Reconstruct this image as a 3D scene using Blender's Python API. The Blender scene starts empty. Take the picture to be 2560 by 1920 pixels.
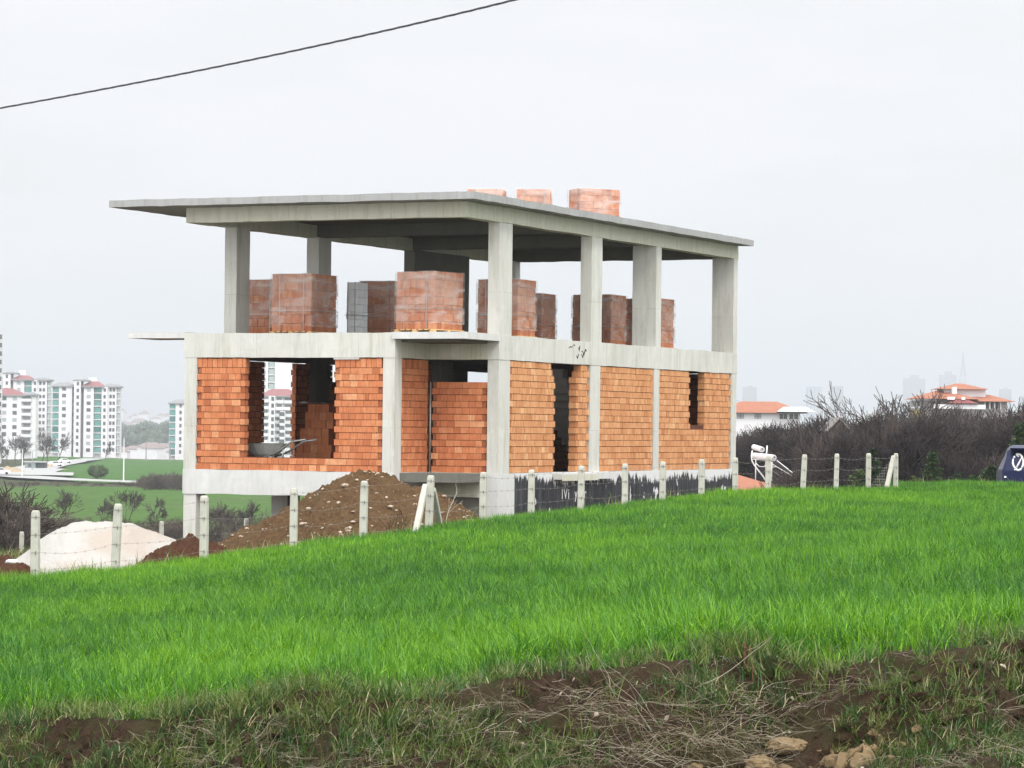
import bpy, bmesh, math, random
import numpy as np
from mathutils import Vector, Matrix, noise

S = bpy.context.scene
COL = S.collection
rnd = random.Random(7)

# ---------------------------------------------------------------- camera
FPX, PITCH, ROLL = 7524.0, 0.0151, 0.0113      # focal length in photo pixels (2560 wide), pitch up, roll
CX, CY = 1280.0, 960.0
F_ = Vector((0, math.cos(PITCH), math.sin(PITCH)))
U0 = Vector((0, -math.sin(PITCH), math.cos(PITCH)))
R0 = Vector((1, 0, 0))
R_ = R0*math.cos(ROLL) + U0*math.sin(ROLL)
U_ = -R0*math.sin(ROLL) + U0*math.cos(ROLL)
cam_d = bpy.data.cameras.new("Camera")
cam = bpy.data.objects.new("Camera", cam_d)
COL.objects.link(cam)
cam.matrix_world = Matrix(((R_.x, U_.x, -F_.x, 0), (R_.y, U_.y, -F_.y, 0), (R_.z, U_.z, -F_.z, 0), (0, 0, 0, 1)))
cam_d.sensor_width = 36.0
cam_d.lens = FPX/2560*36
cam_d.clip_start = 0.3
cam_d.clip_end = 20000
S.camera = cam

# ---------------------------------------------------------------- view, sky, sun
S.view_settings.view_transform = 'Standard'
S.view_settings.look = 'None'
S.view_settings.exposure = 0.0
S.view_settings.gamma = 1.0
SUN_EL, SUN_AZ = math.radians(48), math.radians(150)    # azimuth from +Y clockwise: behind the camera, to its right
w = bpy.data.worlds.new("World"); S.world = w; w.use_nodes = True
nt = w.node_tree; nt.nodes.clear()
def WN(t, **k):
    n = nt.nodes.new(t)
    for a, b in k.items(): setattr(n, a, b)
    return n
wo = WN('ShaderNodeOutputWorld'); bg = WN('ShaderNodeBackground')
sky = WN('ShaderNodeTexSky', sky_type='NISHITA'); sky.sun_disc = False
sky.sun_elevation = SUN_EL; sky.sun_rotation = SUN_AZ
tc = WN('ShaderNodeTexCoord'); sep = WN('ShaderNodeSeparateXYZ')
nt.links.new(tc.outputs['Generated'], sep.inputs[0])
# cloud deck: overcast luminance grows with elevation; extra brightness added behind the camera lifts the facades
mr = WN('ShaderNodeMapRange'); mr.inputs['From Min'].default_value = 0.10; mr.inputs['From Max'].default_value = 0.8
mr.inputs['To Min'].default_value = 0.92; mr.inputs['To Max'].default_value = 2.1; mr.interpolation_type = 'SMOOTHSTEP'
nt.links.new(sep.outputs['Z'], mr.inputs['Value'])
mb = WN('ShaderNodeMapRange'); mb.inputs['From Min'].default_value = 0.1; mb.inputs['From Max'].default_value = -0.7
mb.inputs['To Min'].default_value = 0.0; mb.inputs['To Max'].default_value = 1.5; mb.interpolation_type = 'SMOOTHSTEP'
nt.links.new(sep.outputs['Y'], mb.inputs['Value'])
add = WN('ShaderNodeMath', operation='ADD'); nt.links.new(mr.outputs[0], add.inputs[0]); nt.links.new(mb.outputs[0], add.inputs[1])
mp = WN('ShaderNodeMapping'); mp.inputs['Scale'].default_value = (2.2, 2.2, 9.0)
nt.links.new(tc.outputs['Generated'], mp.inputs['Vector'])
nz = WN('ShaderNodeTexNoise'); nz.inputs['Scale'].default_value = 1.6; nz.inputs['Detail'].default_value = 5; nz.inputs['Roughness'].default_value = 0.5
nt.links.new(mp.outputs[0], nz.inputs['Vector'])
cr = WN('ShaderNodeValToRGB')
cr.color_ramp.elements[0].position = 0.40; cr.color_ramp.elements[0].color = (0.905, 0.925, 0.935, 1)
cr.color_ramp.elements[1].position = 0.58; cr.color_ramp.elements[1].color = (1.0, 0.995, 1.03, 1)
nt.links.new(nz.outputs['Fac'], cr.inputs[0])
vm = WN('ShaderNodeVectorMath', operation='SCALE'); nt.links.new(cr.outputs[0], vm.inputs[0]); nt.links.new(add.outputs[0], vm.inputs['Scale'])
sc = WN('ShaderNodeVectorMath', operation='SCALE'); sc.inputs['Scale'].default_value = 0.004
nt.links.new(sky.outputs[0], sc.inputs[0])
va = WN('ShaderNodeVectorMath', operation='ADD'); nt.links.new(vm.outputs[0], va.inputs[0]); nt.links.new(sc.outputs[0], va.inputs[1])
nt.links.new(va.outputs[0], bg.inputs[0]); bg.inputs[1].default_value = 1.0
nt.links.new(bg.outputs[0], wo.inputs[0])

sd = bpy.data.lights.new("Sun", 'SUN'); sd.energy = 1.5; sd.angle = math.radians(14); sd.color = (1.0, 0.965, 0.91)
sun = bpy.data.objects.new("Sun", sd); COL.objects.link(sun)
sdir = Vector((math.sin(SUN_AZ)*math.cos(SUN_EL), math.cos(SUN_AZ)*math.cos(SUN_EL), math.sin(SUN_EL)))
sun.rotation_euler = sdir.to_track_quat('Z', 'Y').to_euler()

# ---------------------------------------------------------------- helpers
def P(u, v, Y):
    """photo pixel (2560x1920) at world depth Y -> world point"""
    d = R_*((u-CX)/FPX) - U_*((v-CY)/FPX) + F_
    return d*(Y/d.y)
def PX(u, Y): return P(u, 1074, Y).x
def tag(o, label=None, cat=None, group=None, kind=None):
    if label: o['label'] = label
    if cat: o['category'] = cat
    if group: o['group'] = group
    if kind: o['kind'] = kind
    return o
def empty(name, loc, rz=0.0, label=None, cat=None, group=None):
    o = bpy.data.objects.new(name, None); COL.objects.link(o)
    o.location = loc; o.rotation_euler = (0, 0, rz); o.empty_display_size = 0.2
    return tag(o, label, cat, group)
def link(name, me, parent=None, loc=None, coll=None):
    o = bpy.data.objects.new(name, me); (coll or COL).objects.link(o)
    if parent: o.parent = parent
    if loc is not None: o.location = loc
    return o
def copy_tree(o, parent=None):
    c = o.copy(); COL.objects.link(c)
    c.parent = parent
    for ch in list(o.children): copy_tree(ch, c)
    return c

class MB:
    def __init__(s): s.v = []; s.f = []; s.c = []; s.m = []
    def face(s, pts, c=0.5, m=0):
        n = len(s.v); s.v += [tuple(p) for p in pts]; s.f.append(tuple(range(n, n+len(pts)))); s.c.append(c); s.m.append(m)
    def hexa(s, q, c=0.5, m=0):
        """8 points: bottom 4 ccw, top 4 ccw"""
        n = len(s.v); s.v += [tuple(p) for p in q]
        for f in ((3,2,1,0),(4,5,6,7),(0,1,5,4),(1,2,6,5),(2,3,7,6),(3,0,4,7)):
            s.f.append(tuple(n+i for i in f)); s.c.append(c); s.m.append(m)
    def box(s, x0, x1, y0, y1, z0, z1, c=0.5, m=0):
        if x0 > x1: x0, x1 = x1, x0
        if y0 > y1: y0, y1 = y1, y0
        if z0 > z1: z0, z1 = z1, z0
        s.hexa([(x0,y0,z0),(x1,y0,z0),(x1,y1,z0),(x0,y1,z0),(x0,y0,z1),(x1,y0,z1),(x1,y1,z1),(x0,y1,z1)], c, m)
    def rough(s, x0, x1, y0, y1, z0, z1, seg=0.3, amp=0.008, seed=0.0):
        """concrete box with slightly uneven faces and arrises"""
        if x0 > x1: x0, x1 = x1, x0
        if y0 > y1: y0, y1 = y1, y0
        if z0 > z1: z0, z1 = z1, z0
        nx = max(1, int((x1-x0)/seg)); ny = max(1, int((y1-y0)/seg)); nz_ = max(1, int((z1-z0)/seg))
        idx = {}
        def vert(i, j, k):
            key = (i, j, k)
            if key in idx: return idx[key]
            p = Vector((x0+(x1-x0)*i/nx, y0+(y1-y0)*j/ny, z0+(z1-z0)*k/nz_))
            d = noise.noise_vector(p*1.7+Vector((seed, seed, seed)))*amp + noise.noise_vector(p*6.3)*amp*0.5
            s.v.append(tuple(p+d)); idx[key] = len(s.v)-1
            return idx[key]
        def quad(a, b, c, d): s.f.append((a, b, c, d)); s.c.append(0.5); s.m.append(0)
        for i in range(nx):
            for j in range(ny):
                quad(vert(i,j,0), vert(i,j+1,0), vert(i+1,j+1,0), vert(i+1,j,0))
                quad(vert(i,j,nz_), vert(i+1,j,nz_), vert(i+1,j+1,nz_), vert(i,j+1,nz_))
            for k in range(nz_):
                quad(vert(i,0,k), vert(i+1,0,k), vert(i+1,0,k+1), vert(i,0,k+1))
                quad(vert(i,ny,k), vert(i,ny,k+1), vert(i+1,ny,k+1), vert(i+1,ny,k))
        for j in range(ny):
            for k in range(nz_):
                quad(vert(0,j,k), vert(0,j,k+1), vert(0,j+1,k+1), vert(0,j+1,k))
                quad(vert(nx,j,k), vert(nx,j+1,k), vert(nx,j+1,k+1), vert(nx,j,k+1))
    def tube(s, pts, rad, n=6, c=0.5, m=0, cap=True):
        pts = [Vector(p) for p in pts]
        if not hasattr(rad, '__len__'): rad = [rad]*len(pts)
        base = len(s.v); ref = Vector((0.13, 0.21, 0.97))
        for i, p in enumerate(pts):
            t = (pts[min(i+1, len(pts)-1)]-pts[max(i-1, 0)])
            if t.length < 1e-9: t = Vector((0, 0, 1))
            t.normalize()
            r_ = ref if abs(t.dot(ref)) < 0.93 else Vector((1, 0, 0))
            a = t.cross(r_).normalized(); b = t.cross(a)
            for k in range(n):
                an = 2*math.pi*k/n
                s.v.append(tuple(p+(a*math.cos(an)+b*math.sin(an))*rad[i]))
        for i in range(len(pts)-1):
            for k in range(n):
                k2 = (k+1) % n
                s.f.append((base+i*n+k, base+i*n+k2, base+(i+1)*n+k2, base+(i+1)*n+k)); s.c.append(c); s.m.append(m)
        if cap and n > 2:
            s.f.append(tuple(base+k for k in range(n))); s.c.append(c); s.m.append(m)
            s.f.append(tuple(base+(len(pts)-1)*n+k for k in reversed(range(n)))); s.c.append(c); s.m.append(m)
    def mesh(s, name, mats, smooth=False, fix=True):
        me = bpy.data.meshes.new(name)
        me.from_pydata(s.v, [], s.f)
        if not isinstance(mats, (list, tuple)): mats = [mats]
        for m in mats: me.materials.append(m)
        at = me.attributes.new('tone', 'FLOAT', 'FACE'); at.data.foreach_set('value', s.c)
        me.polygons.foreach_set('material_index', s.m)
        if smooth: me.polygons.foreach_set('use_smooth', [True]*len(me.polygons))
        me.update()
        if fix:
            bm = bmesh.new(); bm.from_mesh(me); bmesh.ops.recalc_face_normals(bm, faces=bm.faces); bm.to_mesh(me); bm.free()
        return me
    def build(s, name, mats, parent=None, smooth=False, loc=None, fix=True):
        return link(name, s.mesh(name, mats, smooth, fix), parent, loc)

# ---------------------------------------------------------------- materials
class NT:
    def __init__(s, name):
        s.m = bpy.data.materials.new(name); s.m.use_nodes = True
        s.t = s.m.node_tree; s.t.nodes.clear()
        s.out = s.t.nodes.new('ShaderNodeOutputMaterial')
    def n(s, t, inp=None, **k):
        nd = s.t.nodes.new(t)
        for a, b in k.items(): setattr(nd, a, b)
        if inp:
            for a, b in inp.items(): s.set(nd.inputs[a], b)
        return nd
    def set(s, sock, b):
        if isinstance(b, bpy.types.NodeSocket): s.t.links.new(b, sock)
        else: sock.default_value = b
    def pos(s): return s.n('ShaderNodeNewGeometry').outputs['Position']
    def obj(s): return s.n('ShaderNodeTexCoord').outputs['Object']
    def map(s, v, sc=(1,1,1), loc=(0,0,0), rot=(0,0,0)):
        return s.n('ShaderNodeMapping', {'Vector': v, 'Scale': sc, 'Location': loc, 'Rotation': rot}).outputs[0]
    def noise(s, v, scale, detail=4, rough=0.55, dist=0):
        return s.n('ShaderNodeTexNoise', {'Vector': v, 'Scale': scale, 'Detail': detail, 'Roughness': rough, 'Distortion': dist}).outputs['Fac']
    def ramp(s, f, *st):
        r = s.n('ShaderNodeValToRGB', {'Fac': f}); e = r.color_ramp.elements
        while len(e) < len(st): e.new(0.5)
        for i, (p, c) in enumerate(st):
            e[i].position = p; e[i].color = (c[0], c[1], c[2], 1) if hasattr(c, '__len__') else (c, c, c, 1)
        return r.outputs[0]
    def mix(s, f, a, b, mode='MIX'):
        m = s.n('ShaderNodeMix', data_type='RGBA', blend_type=mode)
        s.set(m.inputs[0], f)
        for i, x in ((6, a), (7, b)):
            if isinstance(x, tuple) and len(x) == 3: x = (*x, 1)
            s.set(m.inputs[i], x)
        return m.outputs[2]
    def math(s, op, a, b=0.0):
        m = s.n('ShaderNodeMath', operation=op); s.set(m.inputs[0], a); s.set(m.inputs[1], b); return m.outputs[0]
    def attr(s, name): return s.n('ShaderNodeAttribute', attribute_name=name)
    def bump(s, h, strength=0.3, dist=0.02):
        return s.n('ShaderNodeBump', {'Height': h, 'Strength': strength, 'Distance': dist}).outputs[0]
    def pbsdf(s, col, rough=0.85, normal=None, **k):
        if isinstance(col, tuple) and len(col) == 3: col = (*col, 1)
        b = s.n('ShaderNodeBsdfPrincipled', {'Base Color': col, 'Roughness': rough})
        b.inputs['Specular IOR Level'].default_value = k.pop('spec', 0.3)
        if normal is not None: s.set(b.inputs['Normal'], normal)
        for a, c in k.items(): s.set(b.inputs[a], c)
        return b.outputs[0]
    def done(s, sh): s.t.links.new(sh, s.out.inputs['Surface']); return s.m

def plain(name, col, rough=0.8, var=0.12, scale=3.0, spec=0.3, metallic=0.0):
    t = NT(name)
    f = t.noise(t.pos(), scale, 5)
    c = t.mix(f, tuple(max(0, x*(1-var)) for x in col), tuple(min(1, x*(1+var)) for x in col))
    return t.done(t.pbsdf(c, rough, t.bump(t.noise(t.pos(), scale*8, 3), 0.15, 0.01), spec=spec, Metallic=metallic))

def mat_concrete(name, base=(0.56, 0.555, 0.51), stain=(0.47, 0.47, 0.39), seams=True, stain_amt=0.35):
    t = NT(name); o = t.obj()
    n1 = t.noise(o, 0.7, 6, 0.6); n2 = t.noise(t.map(o, (3.2, 3.2, 0.5)), 2.2, 6, 0.65); n3 = t.noise(o, 22, 5, 0.7)
    c = t.mix(t.ramp(n1, (0.35, 0.0), (0.72, stain_amt)), base, stain)
    c = t.mix(t.ramp(n2, (0.48, 0.0), (0.75, 0.55)), c, tuple(x*0.74 for x in base))
    c = t.mix(t.ramp(t.noise(o, 1.9, 6, 0.6, 0.4), (0.56, 0.0), (0.70, 0.45)), c, tuple(min(.8, x*1.2) for x in base))
    c = t.mix(t.ramp(n3, (0.60, 0.0), (0.78, 0.5)), c, tuple(x*0.5 for x in base))
    h = t.math('ADD', t.math('MULTIPLY', n3, 0.25), t.noise(o, 5, 5))
    if seams:
        # faint lines left by the formwork boards
        sx = t.n('ShaderNodeSeparateXYZ', {0: o})
        al = t.math('ADD', t.math('ADD', sx.outputs[0], sx.outputs[1]), t.math('MULTIPLY', sx.outputs[2], 0.012))
        vv = t.n('ShaderNodeCombineXYZ', {0: al, 1: t.math('ADD', sx.outputs[2], 31.0), 2: 0.0}).outputs[0]
        wv = t.n('ShaderNodeTexBrick', {'Vector': vv, 'Scale': 1.0, 'Mortar Size': 0.006, 'Mortar Smooth': 0.5, 'Brick Width': 1.31, 'Row Height': 3.1,
                 'Color1': (0,0,0,1), 'Color2': (1,1,1,1), 'Mortar': (0.5,0.5,0.5,1)})
        wv.offset = 0.37
        c = t.mix(t.math('MULTIPLY', wv.outputs['Color'], 0.35), c, tuple(x*0.80 for x in base))
        brk = t.ramp(t.noise(o, 1.3, 3), (0.40, 0.0), (0.55, 1.0))
        c = t.mix(t.math('MULTIPLY', t.math('MULTIPLY', wv.outputs['Fac'], 0.65), brk), c, tuple(x*0.38 for x in base))
        # drips and rusty, mossy smears below the pour line, pitted honeycomb
        dr = t.noise(t.map(t.n('ShaderNodeCombineXYZ', {0: t.math('MULTIPLY', al, 6.0), 1: t.math('MULTIPLY', sx.outputs[2], 0.5), 2: 0.0}).outputs[0]), 1.0, 5, 0.7)
        c = t.mix(t.ramp(dr, (0.50, 0.0), (0.70, 0.6)), c, (base[0]*0.60, base[1]*0.60, base[2]*0.48))
        pit = t.n('ShaderNodeTexVoronoi', {'Vector': o, 'Scale': 24.0}).outputs['Distance']
        zone = t.ramp(t.noise(o, 1.1, 4, 0.6), (0.53, 0.0), (0.60, 1.0))
        c = t.mix(t.math('MULTIPLY', t.ramp(pit, (0.10, 0.7), (0.26, 0.0)), zone), c, tuple(x*0.30 for x in base))
    return t.done(t.pbsdf(c, 0.9, t.bump(h, 0.35, 0.012), spec=0.2))
M = {}
M['conc'] = mat_concrete('raw_concrete')
M['conc_side'] = mat_concrete('raw_concrete_stained', (0.55, 0.545, 0.46), (0.47, 0.465, 0.33), stain_amt=0.7)
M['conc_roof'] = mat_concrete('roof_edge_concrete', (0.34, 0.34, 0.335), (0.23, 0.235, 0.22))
M['conc_plain'] = mat_concrete('smooth_concrete', (0.56, 0.56, 0.54), (0.42, 0.42, 0.38), seams=False)
M['conc_in_shade'] = mat_concrete('inner_concrete_shade', (0.145, 0.142, 0.12), (0.09, 0.088, 0.073), seams=False)  # same concrete indoors, darkened so that the shade sits in its colour

def mat_brick(name, dark, mid, light, stripe=0.0):
    t = NT(name); a = t.attr('tone').outputs['Fac']; o = t.obj()
    c = t.ramp(a, (0.0, dark), (0.5, mid), (1.0, light))
    n = t.noise(o, 9, 5, 0.65)
    c = t.mix(t.ramp(n, (0.35, 0.0), (0.8, 0.55)), c, dark)
    c = t.mix(t.ramp(t.noise(o, 3.0, 4), (0.55, 0.0), (0.75, 0.35)), c, light)
    h = t.noise(o, 40, 4)
    if stripe:
        # fine extrusion grooves of hollow clay blocks
        sx = t.n('ShaderNodeSeparateXYZ', {0: o})
        along = t.math('ADD', sx.outputs[0], sx.outputs[1])
        g = t.noise(t.n('ShaderNodeCombineXYZ', {0: t.math('MULTIPLY', along, 28.0), 1: t.math('MULTIPLY', sx.outputs[2], 2.5), 2: 0.0}).outputs[0], 1.0, 2, 0.6)
        c = t.mix(t.ramp(g, (0.42, 0.0), (0.66, stripe)), c, dark)
    return t.done(t.pbsdf(c, 0.85, t.bump(h, 0.25, 0.006), spec=0.2))
M['brick'] = mat_brick('clay_brick', (0.32, 0.10, 0.042), (0.57, 0.205, 0.088), (0.68, 0.34, 0.17), 0.3)
M['brick_side'] = mat_brick('clay_brick_ribbed_lit', (0.40, 0.16, 0.065), (0.62, 0.31, 0.14), (0.72, 0.44, 0.23), 0.6)  # ribbed; the stronger light on this side is put into the paler colour
M['brick_pal'] = mat_brick('clay_block', (0.30, 0.10, 0.048), (0.48, 0.19, 0.095), (0.62, 0.31, 0.17), 0.3)
M['block_pal'] = mat_brick('aerated_block', (0.70, 0.71, 0.70), (0.78, 0.79, 0.79), (0.84, 0.85, 0.86), 0.0)
M['hole'] = plain('brick_hole_clay', (0.16, 0.035, 0.015), 0.95)
M['gap'] = plain('mortar_gap', (0.10, 0.035, 0.02), 0.95)
M['mortar'] = plain('mortar', (0.42, 0.41, 0.38), 0.95)
M['wood'] = plain('pallet_wood', (0.62, 0.42, 0.20), 0.8, 0.25, 6)
M['white'] = plain('white_paint', (0.78, 0.78, 0.77), 0.5, 0.06, 2)
M['steel'] = plain('grey_steel', (0.33, 0.33, 0.32), 0.45, 0.3, 8, 0.5, 0.6)
M['rust'] = plain('rusty_steel', (0.13, 0.05, 0.03), 0.8, 0.4, 20)
M['wire'] = plain('dull_wire', (0.20, 0.18, 0.165), 0.6, 0.3, 20)
M['black'] = plain('black_rubber', (0.012, 0.012, 0.014), 0.6)

def mat_bitumen():
    t = NT('bitumen_on_concrete'); o = t.obj(); sx = t.n('ShaderNodeSeparateXYZ', {0: o})
    drip = t.noise(t.map(o, (1, 7.5, 0.7)), 1.0, 6, 0.75)
    big = t.noise(t.map(o, (1, 0.5, 0.4)), 1.0, 2)
    edge = t.math('ADD', sx.outputs[2], t.math('ADD', t.math('MULTIPLY', drip, -1.0), t.math('MULTIPLY', big, -0.45)))
    f = t.ramp(edge, (0.0, 0.0), (1.0, 1.0))
    lvl = t.n('ShaderNodeMapRange', {'Value': edge, 'From Min': 1.19, 'From Max': 1.22}).outputs[0]
    thin = t.ramp(t.noise(t.map(o, (1, 9, 0.8)), 1.3, 6, 0.7), (0.45, (0.012, 0.012, 0.014)), (0.75, (0.085, 0.088, 0.098)))
    bare = t.ramp(t.noise(t.map(o, (1, 1.7, 0.9), (0, 3.3, 1.0)), 1.15, 4, 0.6), (0.595, 0.0), (0.61, 1.0))
    c = t.mix(lvl, thin, (0.60, 0.60, 0.585))
    c = t.mix(bare, c, (0.60, 0.60, 0.585))
    return t.done(t.pbsdf(c, 0.55, t.bump(drip, 0.3, 0.02), spec=0.35))
M['bitumen'] = mat_bitumen()

def mat_film():
    # clear stretch film wrapped round the stacks: mostly see-through, whitish where it is creased
    t = NT('stretch_film'); o = t.obj()
    n1 = t.noise(t.map(o, (1.0, 1.0, 2.2), rot=(0.3, 0.25, 0)), 1.3, 4, 0.5, 0.8)
    n2 = t.noise(t.map(o, (1, 1, 3)), 5, 5, 0.6, 0.6)
    milky = t.ramp(n1, (0.42, 0.06), (0.66, 0.42))
    b = t.pbsdf((0.78, 0.70, 0.64), 0.22, t.bump(t.math('ADD', n1, t.math('MULTIPLY', n2, 0.5)), 0.5, 0.03), spec=0.5)
    tr = t.n('ShaderNodeBsdfTransparent').outputs[0]
    mx = t.n('ShaderNodeMixShader', {0: milky, 1: tr, 2: b}).outputs[0]
    return t.done(mx)
M['film'] = mat_film()
# ---------------------------------------------------------------- terrain
def zat(u, v, Y): return P(u, v, Y).z
fence_uY = []     # (u of the post, depth)
F1 = [(93, 44.0), (292, 45.6), (514, 47.2), (737, 48.8), (911, 50.4), (1074, 52.0)]
F2 = [1074, 1210, 1330, 1454, 1564, 1658, 1755, 1839, 1921, 2008, 2091, 2172, 2240]
fence_uY = list(F1) + [(u, 52.0+22.0*(i)/12) for i, u in enumerate(F2)][1:]
crest_v = {93:1431, 292:1402, 514:1380, 737:1351, 911:1328, 1074:1306, 1210:1290, 1330:1278, 1454:1264, 1564:1246, 1658:1238, 1755:1227, 1839:1216, 1921:1212, 2008:1212, 2091:1210, 2172:1210, 2240:1210}
ctrl = []
for u, v in ((-150, 1850), (0, 1815), (380, 1782), (640, 1745), (820, 1716), (1040, 1735), (1300, 1688), (1500, 1672), (1640, 1655), (1800, 1640), (1900, 1636), (2020, 1668), (2200, 1625), (2560, 1602), (2750, 1596)):
    ctrl.append((PX(u, 18.2), 18.2, zat(u, v, 18.2)))
for u, Y in fence_uY:
    if u in (93, 514, 911, 1210, 1454, 1658, 1839, 2008, 2240):
        ctrl.append((PX(u, Y-0.8), Y-0.8, zat(u, crest_v[u], Y-0.8)-0.22))
ctrl.append((PX(2560, 79), 79, zat(2560, 1205, 79)-0.24))
ctrl.append((PX(2560, 60), 60, zat(2560, 1212, 60)-0.55))
for u, v, Y in ((0, 1560, 30), (1280, 1480, 30), (2560, 1370, 30)):
    ctrl.append((PX(u, Y), Y, zat(u, v, Y)-0.1))
def tc_(X, Y):
    Y = np.maximum(Y, 12.0); return (X/Y)*7.0, np.log(Y)*2.0
cx_, cy_ = tc_(np.array([c[0] for c in ctrl]), np.array([c[1] for c in ctrl])); cz_ = np.array([c[2] for c in ctrl])
def phi(r2): return 0.5*r2*np.log(r2+1e-12)
n_ = len(ctrl)
Km = phi((cx_[:, None]-cx_[None])**2+(cy_[:, None]-cy_[None])**2)+np.eye(n_)*0.002
Pm = np.stack([np.ones(n_), cx_, cy_], 1)
Am = np.block([[Km, Pm], [Pm.T, np.zeros((3, 3))]])
wts = np.linalg.solve(Am, np.concatenate([cz_, np.zeros(3)]))
def h_field(X, Y):
    a, b = tc_(X, Y)
    a = np.clip(a, -2.2, 2.2)
    sh = a.shape; a = a.ravel(); b = b.ravel()
    o = np.empty_like(a)
    for i in range(0, len(a), 20000):
        aa = a[i:i+20000]; bb = b[i:i+20000]
        k = phi((aa[:, None]-cx_[None])**2+(bb[:, None]-cy_[None])**2)
        o[i:i+20000] = k@wts[:n_]+wts[n_]+wts[n_+1]*aa+wts[n_+2]*bb
    return o.reshape(sh)
VT = np.log(np.array([12, 40, 60, 75, 100, 150, 230, 350, 620, 1250, 2500, 5000, 7000, 20000.]))
VL = np.array([-2.9, -3.05, -3.1, -3.3, -4.5, -6.8, -8.6, -10.5, -11.3, -14.0, -30, -18, 12, 12])
VR = np.array([-2.7, -2.8, -2.8, -3.0, -4.2, -6.0, -7.5, -9.5, -12.0, -14.0, -30, -6, 0, 0])
fx = np.array([PX(u, Y) for u, Y in fence_uY]); fy = np.array([Y for u, Y in fence_uY])
fx = np.concatenate([[fx[0]-14], fx, [fx[-1]+0.9, fx[-1]+60]]); fy = np.concatenate([[fy[0]-13.0], fy, [82.0, 105.0]])
def sm(x, a, b):
    t = np.clip((x-a)/(b-a), 0, 1); return t*t*(3-2*t)
def fence_d(X, Y):
    return (Y-np.interp(X, fx, fy))*0.85
def height(X, Y):
    X = np.asarray(X, float); Y = np.asarray(Y, float)
    hf = h_field(X, np.minimum(Y, 90.0))
    t = sm(X/np.maximum(Y, 1), -0.06, 0.08)
    hv = np.interp(np.log(np.maximum(Y, 12)), VT, VL)*(1-t)+np.interp(np.log(np.maximum(Y, 12)), VT, VR)*t
    k = sm(fence_d(X, Y), 0.6, 7.0)
    return hf*(1-k)+np.minimum(hv, hf)*k*(Y < 85)+hv*k*(Y >= 85)
def fbm(X, Y, s, seed=0, oct=4):
    o = np.zeros(X.shape); f = o.ravel(); xr = X.ravel(); yr = Y.ravel()
    for i in range(len(xr)):
        f[i] = noise.fractal(Vector((xr[i]*s, yr[i]*s, seed)), 0.6, 2.1, oct)
    return f.reshape(X.shape)
def grid_mesh(name, X, Y, Z, mats, col=None, smooth=True):
    ny, nx = X.shape
    v = np.stack([X, Y, Z], -1).reshape(-1, 3)
    i = np.arange(nx*ny).reshape(ny, nx)
    q = np.stack([i[:-1, :-1], i[:-1, 1:], i[1:, 1:], i[1:, :-1]], -1).reshape(-1, 4)
    me = bpy.data.meshes.new(name)
    me.vertices.add(len(v)); me.vertices.foreach_set('co', v.ravel())
    me.loops.add(q.size); me.loops.foreach_set('vertex_index', q.ravel().astype(np.int32))
    me.polygons.add(len(q)); me.polygons.foreach_set('loop_start', (np.arange(len(q))*4).astype(np.int32))
    me.update(calc_edges=True); me.validate()
    if smooth: me.polygons.foreach_set('use_smooth', np.ones(len(q), bool))
    if col is not None:
        at = me.color_attributes.new('land', 'FLOAT_COLOR', 'POINT')
        at.data.foreach_set('color', np.concatenate([col.reshape(-1, 3), np.ones((len(v), 1))], 1).ravel().astype(np.float32))
    for m in (mats if isinstance(mats, (list, tuple)) else [mats]): me.materials.append(m)
    return me

def mat_land():
    t = NT('open_land'); c = t.attr('land').outputs['Color']; p = t.pos()
    d = t.n('ShaderNodeVectorMath', {0: p}, operation='LENGTH').outputs['Value']
    n1 = t.noise(t.map(p, (0.02, 0.006, 0.02)), 1.0, 6, 0.6); n2 = t.noise(t.map(p, (0.6, 0.25, 0.6)), 1.0, 6, 0.7)
    c = t.mix(t.ramp(n1, (0.4, 0.0), (0.7, 0.35)), c, t.mix(0.5, c, (0.10, 0.085, 0.05)))
    c = t.mix(0.65, c, t.ramp(n2, (0.3, 0.35), (0.7, 1.0)), 'MULTIPLY')
    return t.done(t.pbsdf(c, 0.95, t.bump(n2, 0.4, 0.1), spec=0.1))
M['land'] = mat_land()
# ground sheet, from under the near bank to beyond the horizon
sc_ = np.concatenate([np.linspace(-0.9, -0.26, 22)[:-1], np.linspace(-0.26, 0.26, 260), np.linspace(0.26, 0.9, 22)[1:]])
ys = np.exp(np.concatenate([np.linspace(math.log(18.6), math.log(90), 150)[:-1], np.linspace(math.log(90), math.log(15000), 240)]))
Yg, Sg = np.meshgrid(ys, sc_, indexing='ij'); Xg = Sg*Yg
Zg = height(Xg, Yg)
lnz = fbm(Xg/np.maximum(Yg, 100)*30, np.log(Yg)*9, 1.0, 3)
Zg += np.where(Yg > 120, lnz*0.004*Yg**0.9*0.35, 0)
C_ = np.zeros(Xg.shape+(3,))
def setc(mask, c): C_[mask] = c
u_ = 1280+FPX*Sg      # bearing in photo pixels
setc(np.ones(Xg.shape, bool), (0.055, 0.065, 0.025))
setc((fence_d(Xg, Yg) < 0.8), (0.035, 0.06, 0.015))
setc((fence_d(Xg, Yg) >= 0.8) & (Yg < 110), (0.085, 0.065, 0.04))
lw = 1280+FPX*Sg < 1400
edge = lnz*25
setc(lw & (Yg > 215+edge) & (Yg < 532+edge*.3), (0.065, 0.145, 0.022))            # nearer green field
setc(lw & (Yg >= 532+edge*.3) & (Yg < 560), (0.055, 0.06, 0.03))                  # scrub strip below the road
setc(lw & (Yg > 600) & (Yg < 1230) & (u_ > 55+(Yg-620)*0.05), (0.055, 0.15, 0.022))   # field above the road
setc(lw & (Yg > 1230) & (Yg < 2200), (0.16, 0.15, 0.12))
setc((Yg > 2200), (0.045, 0.065, 0.045)); setc((Yg > 4600), (0.14, 0.14, 0.12))
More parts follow.
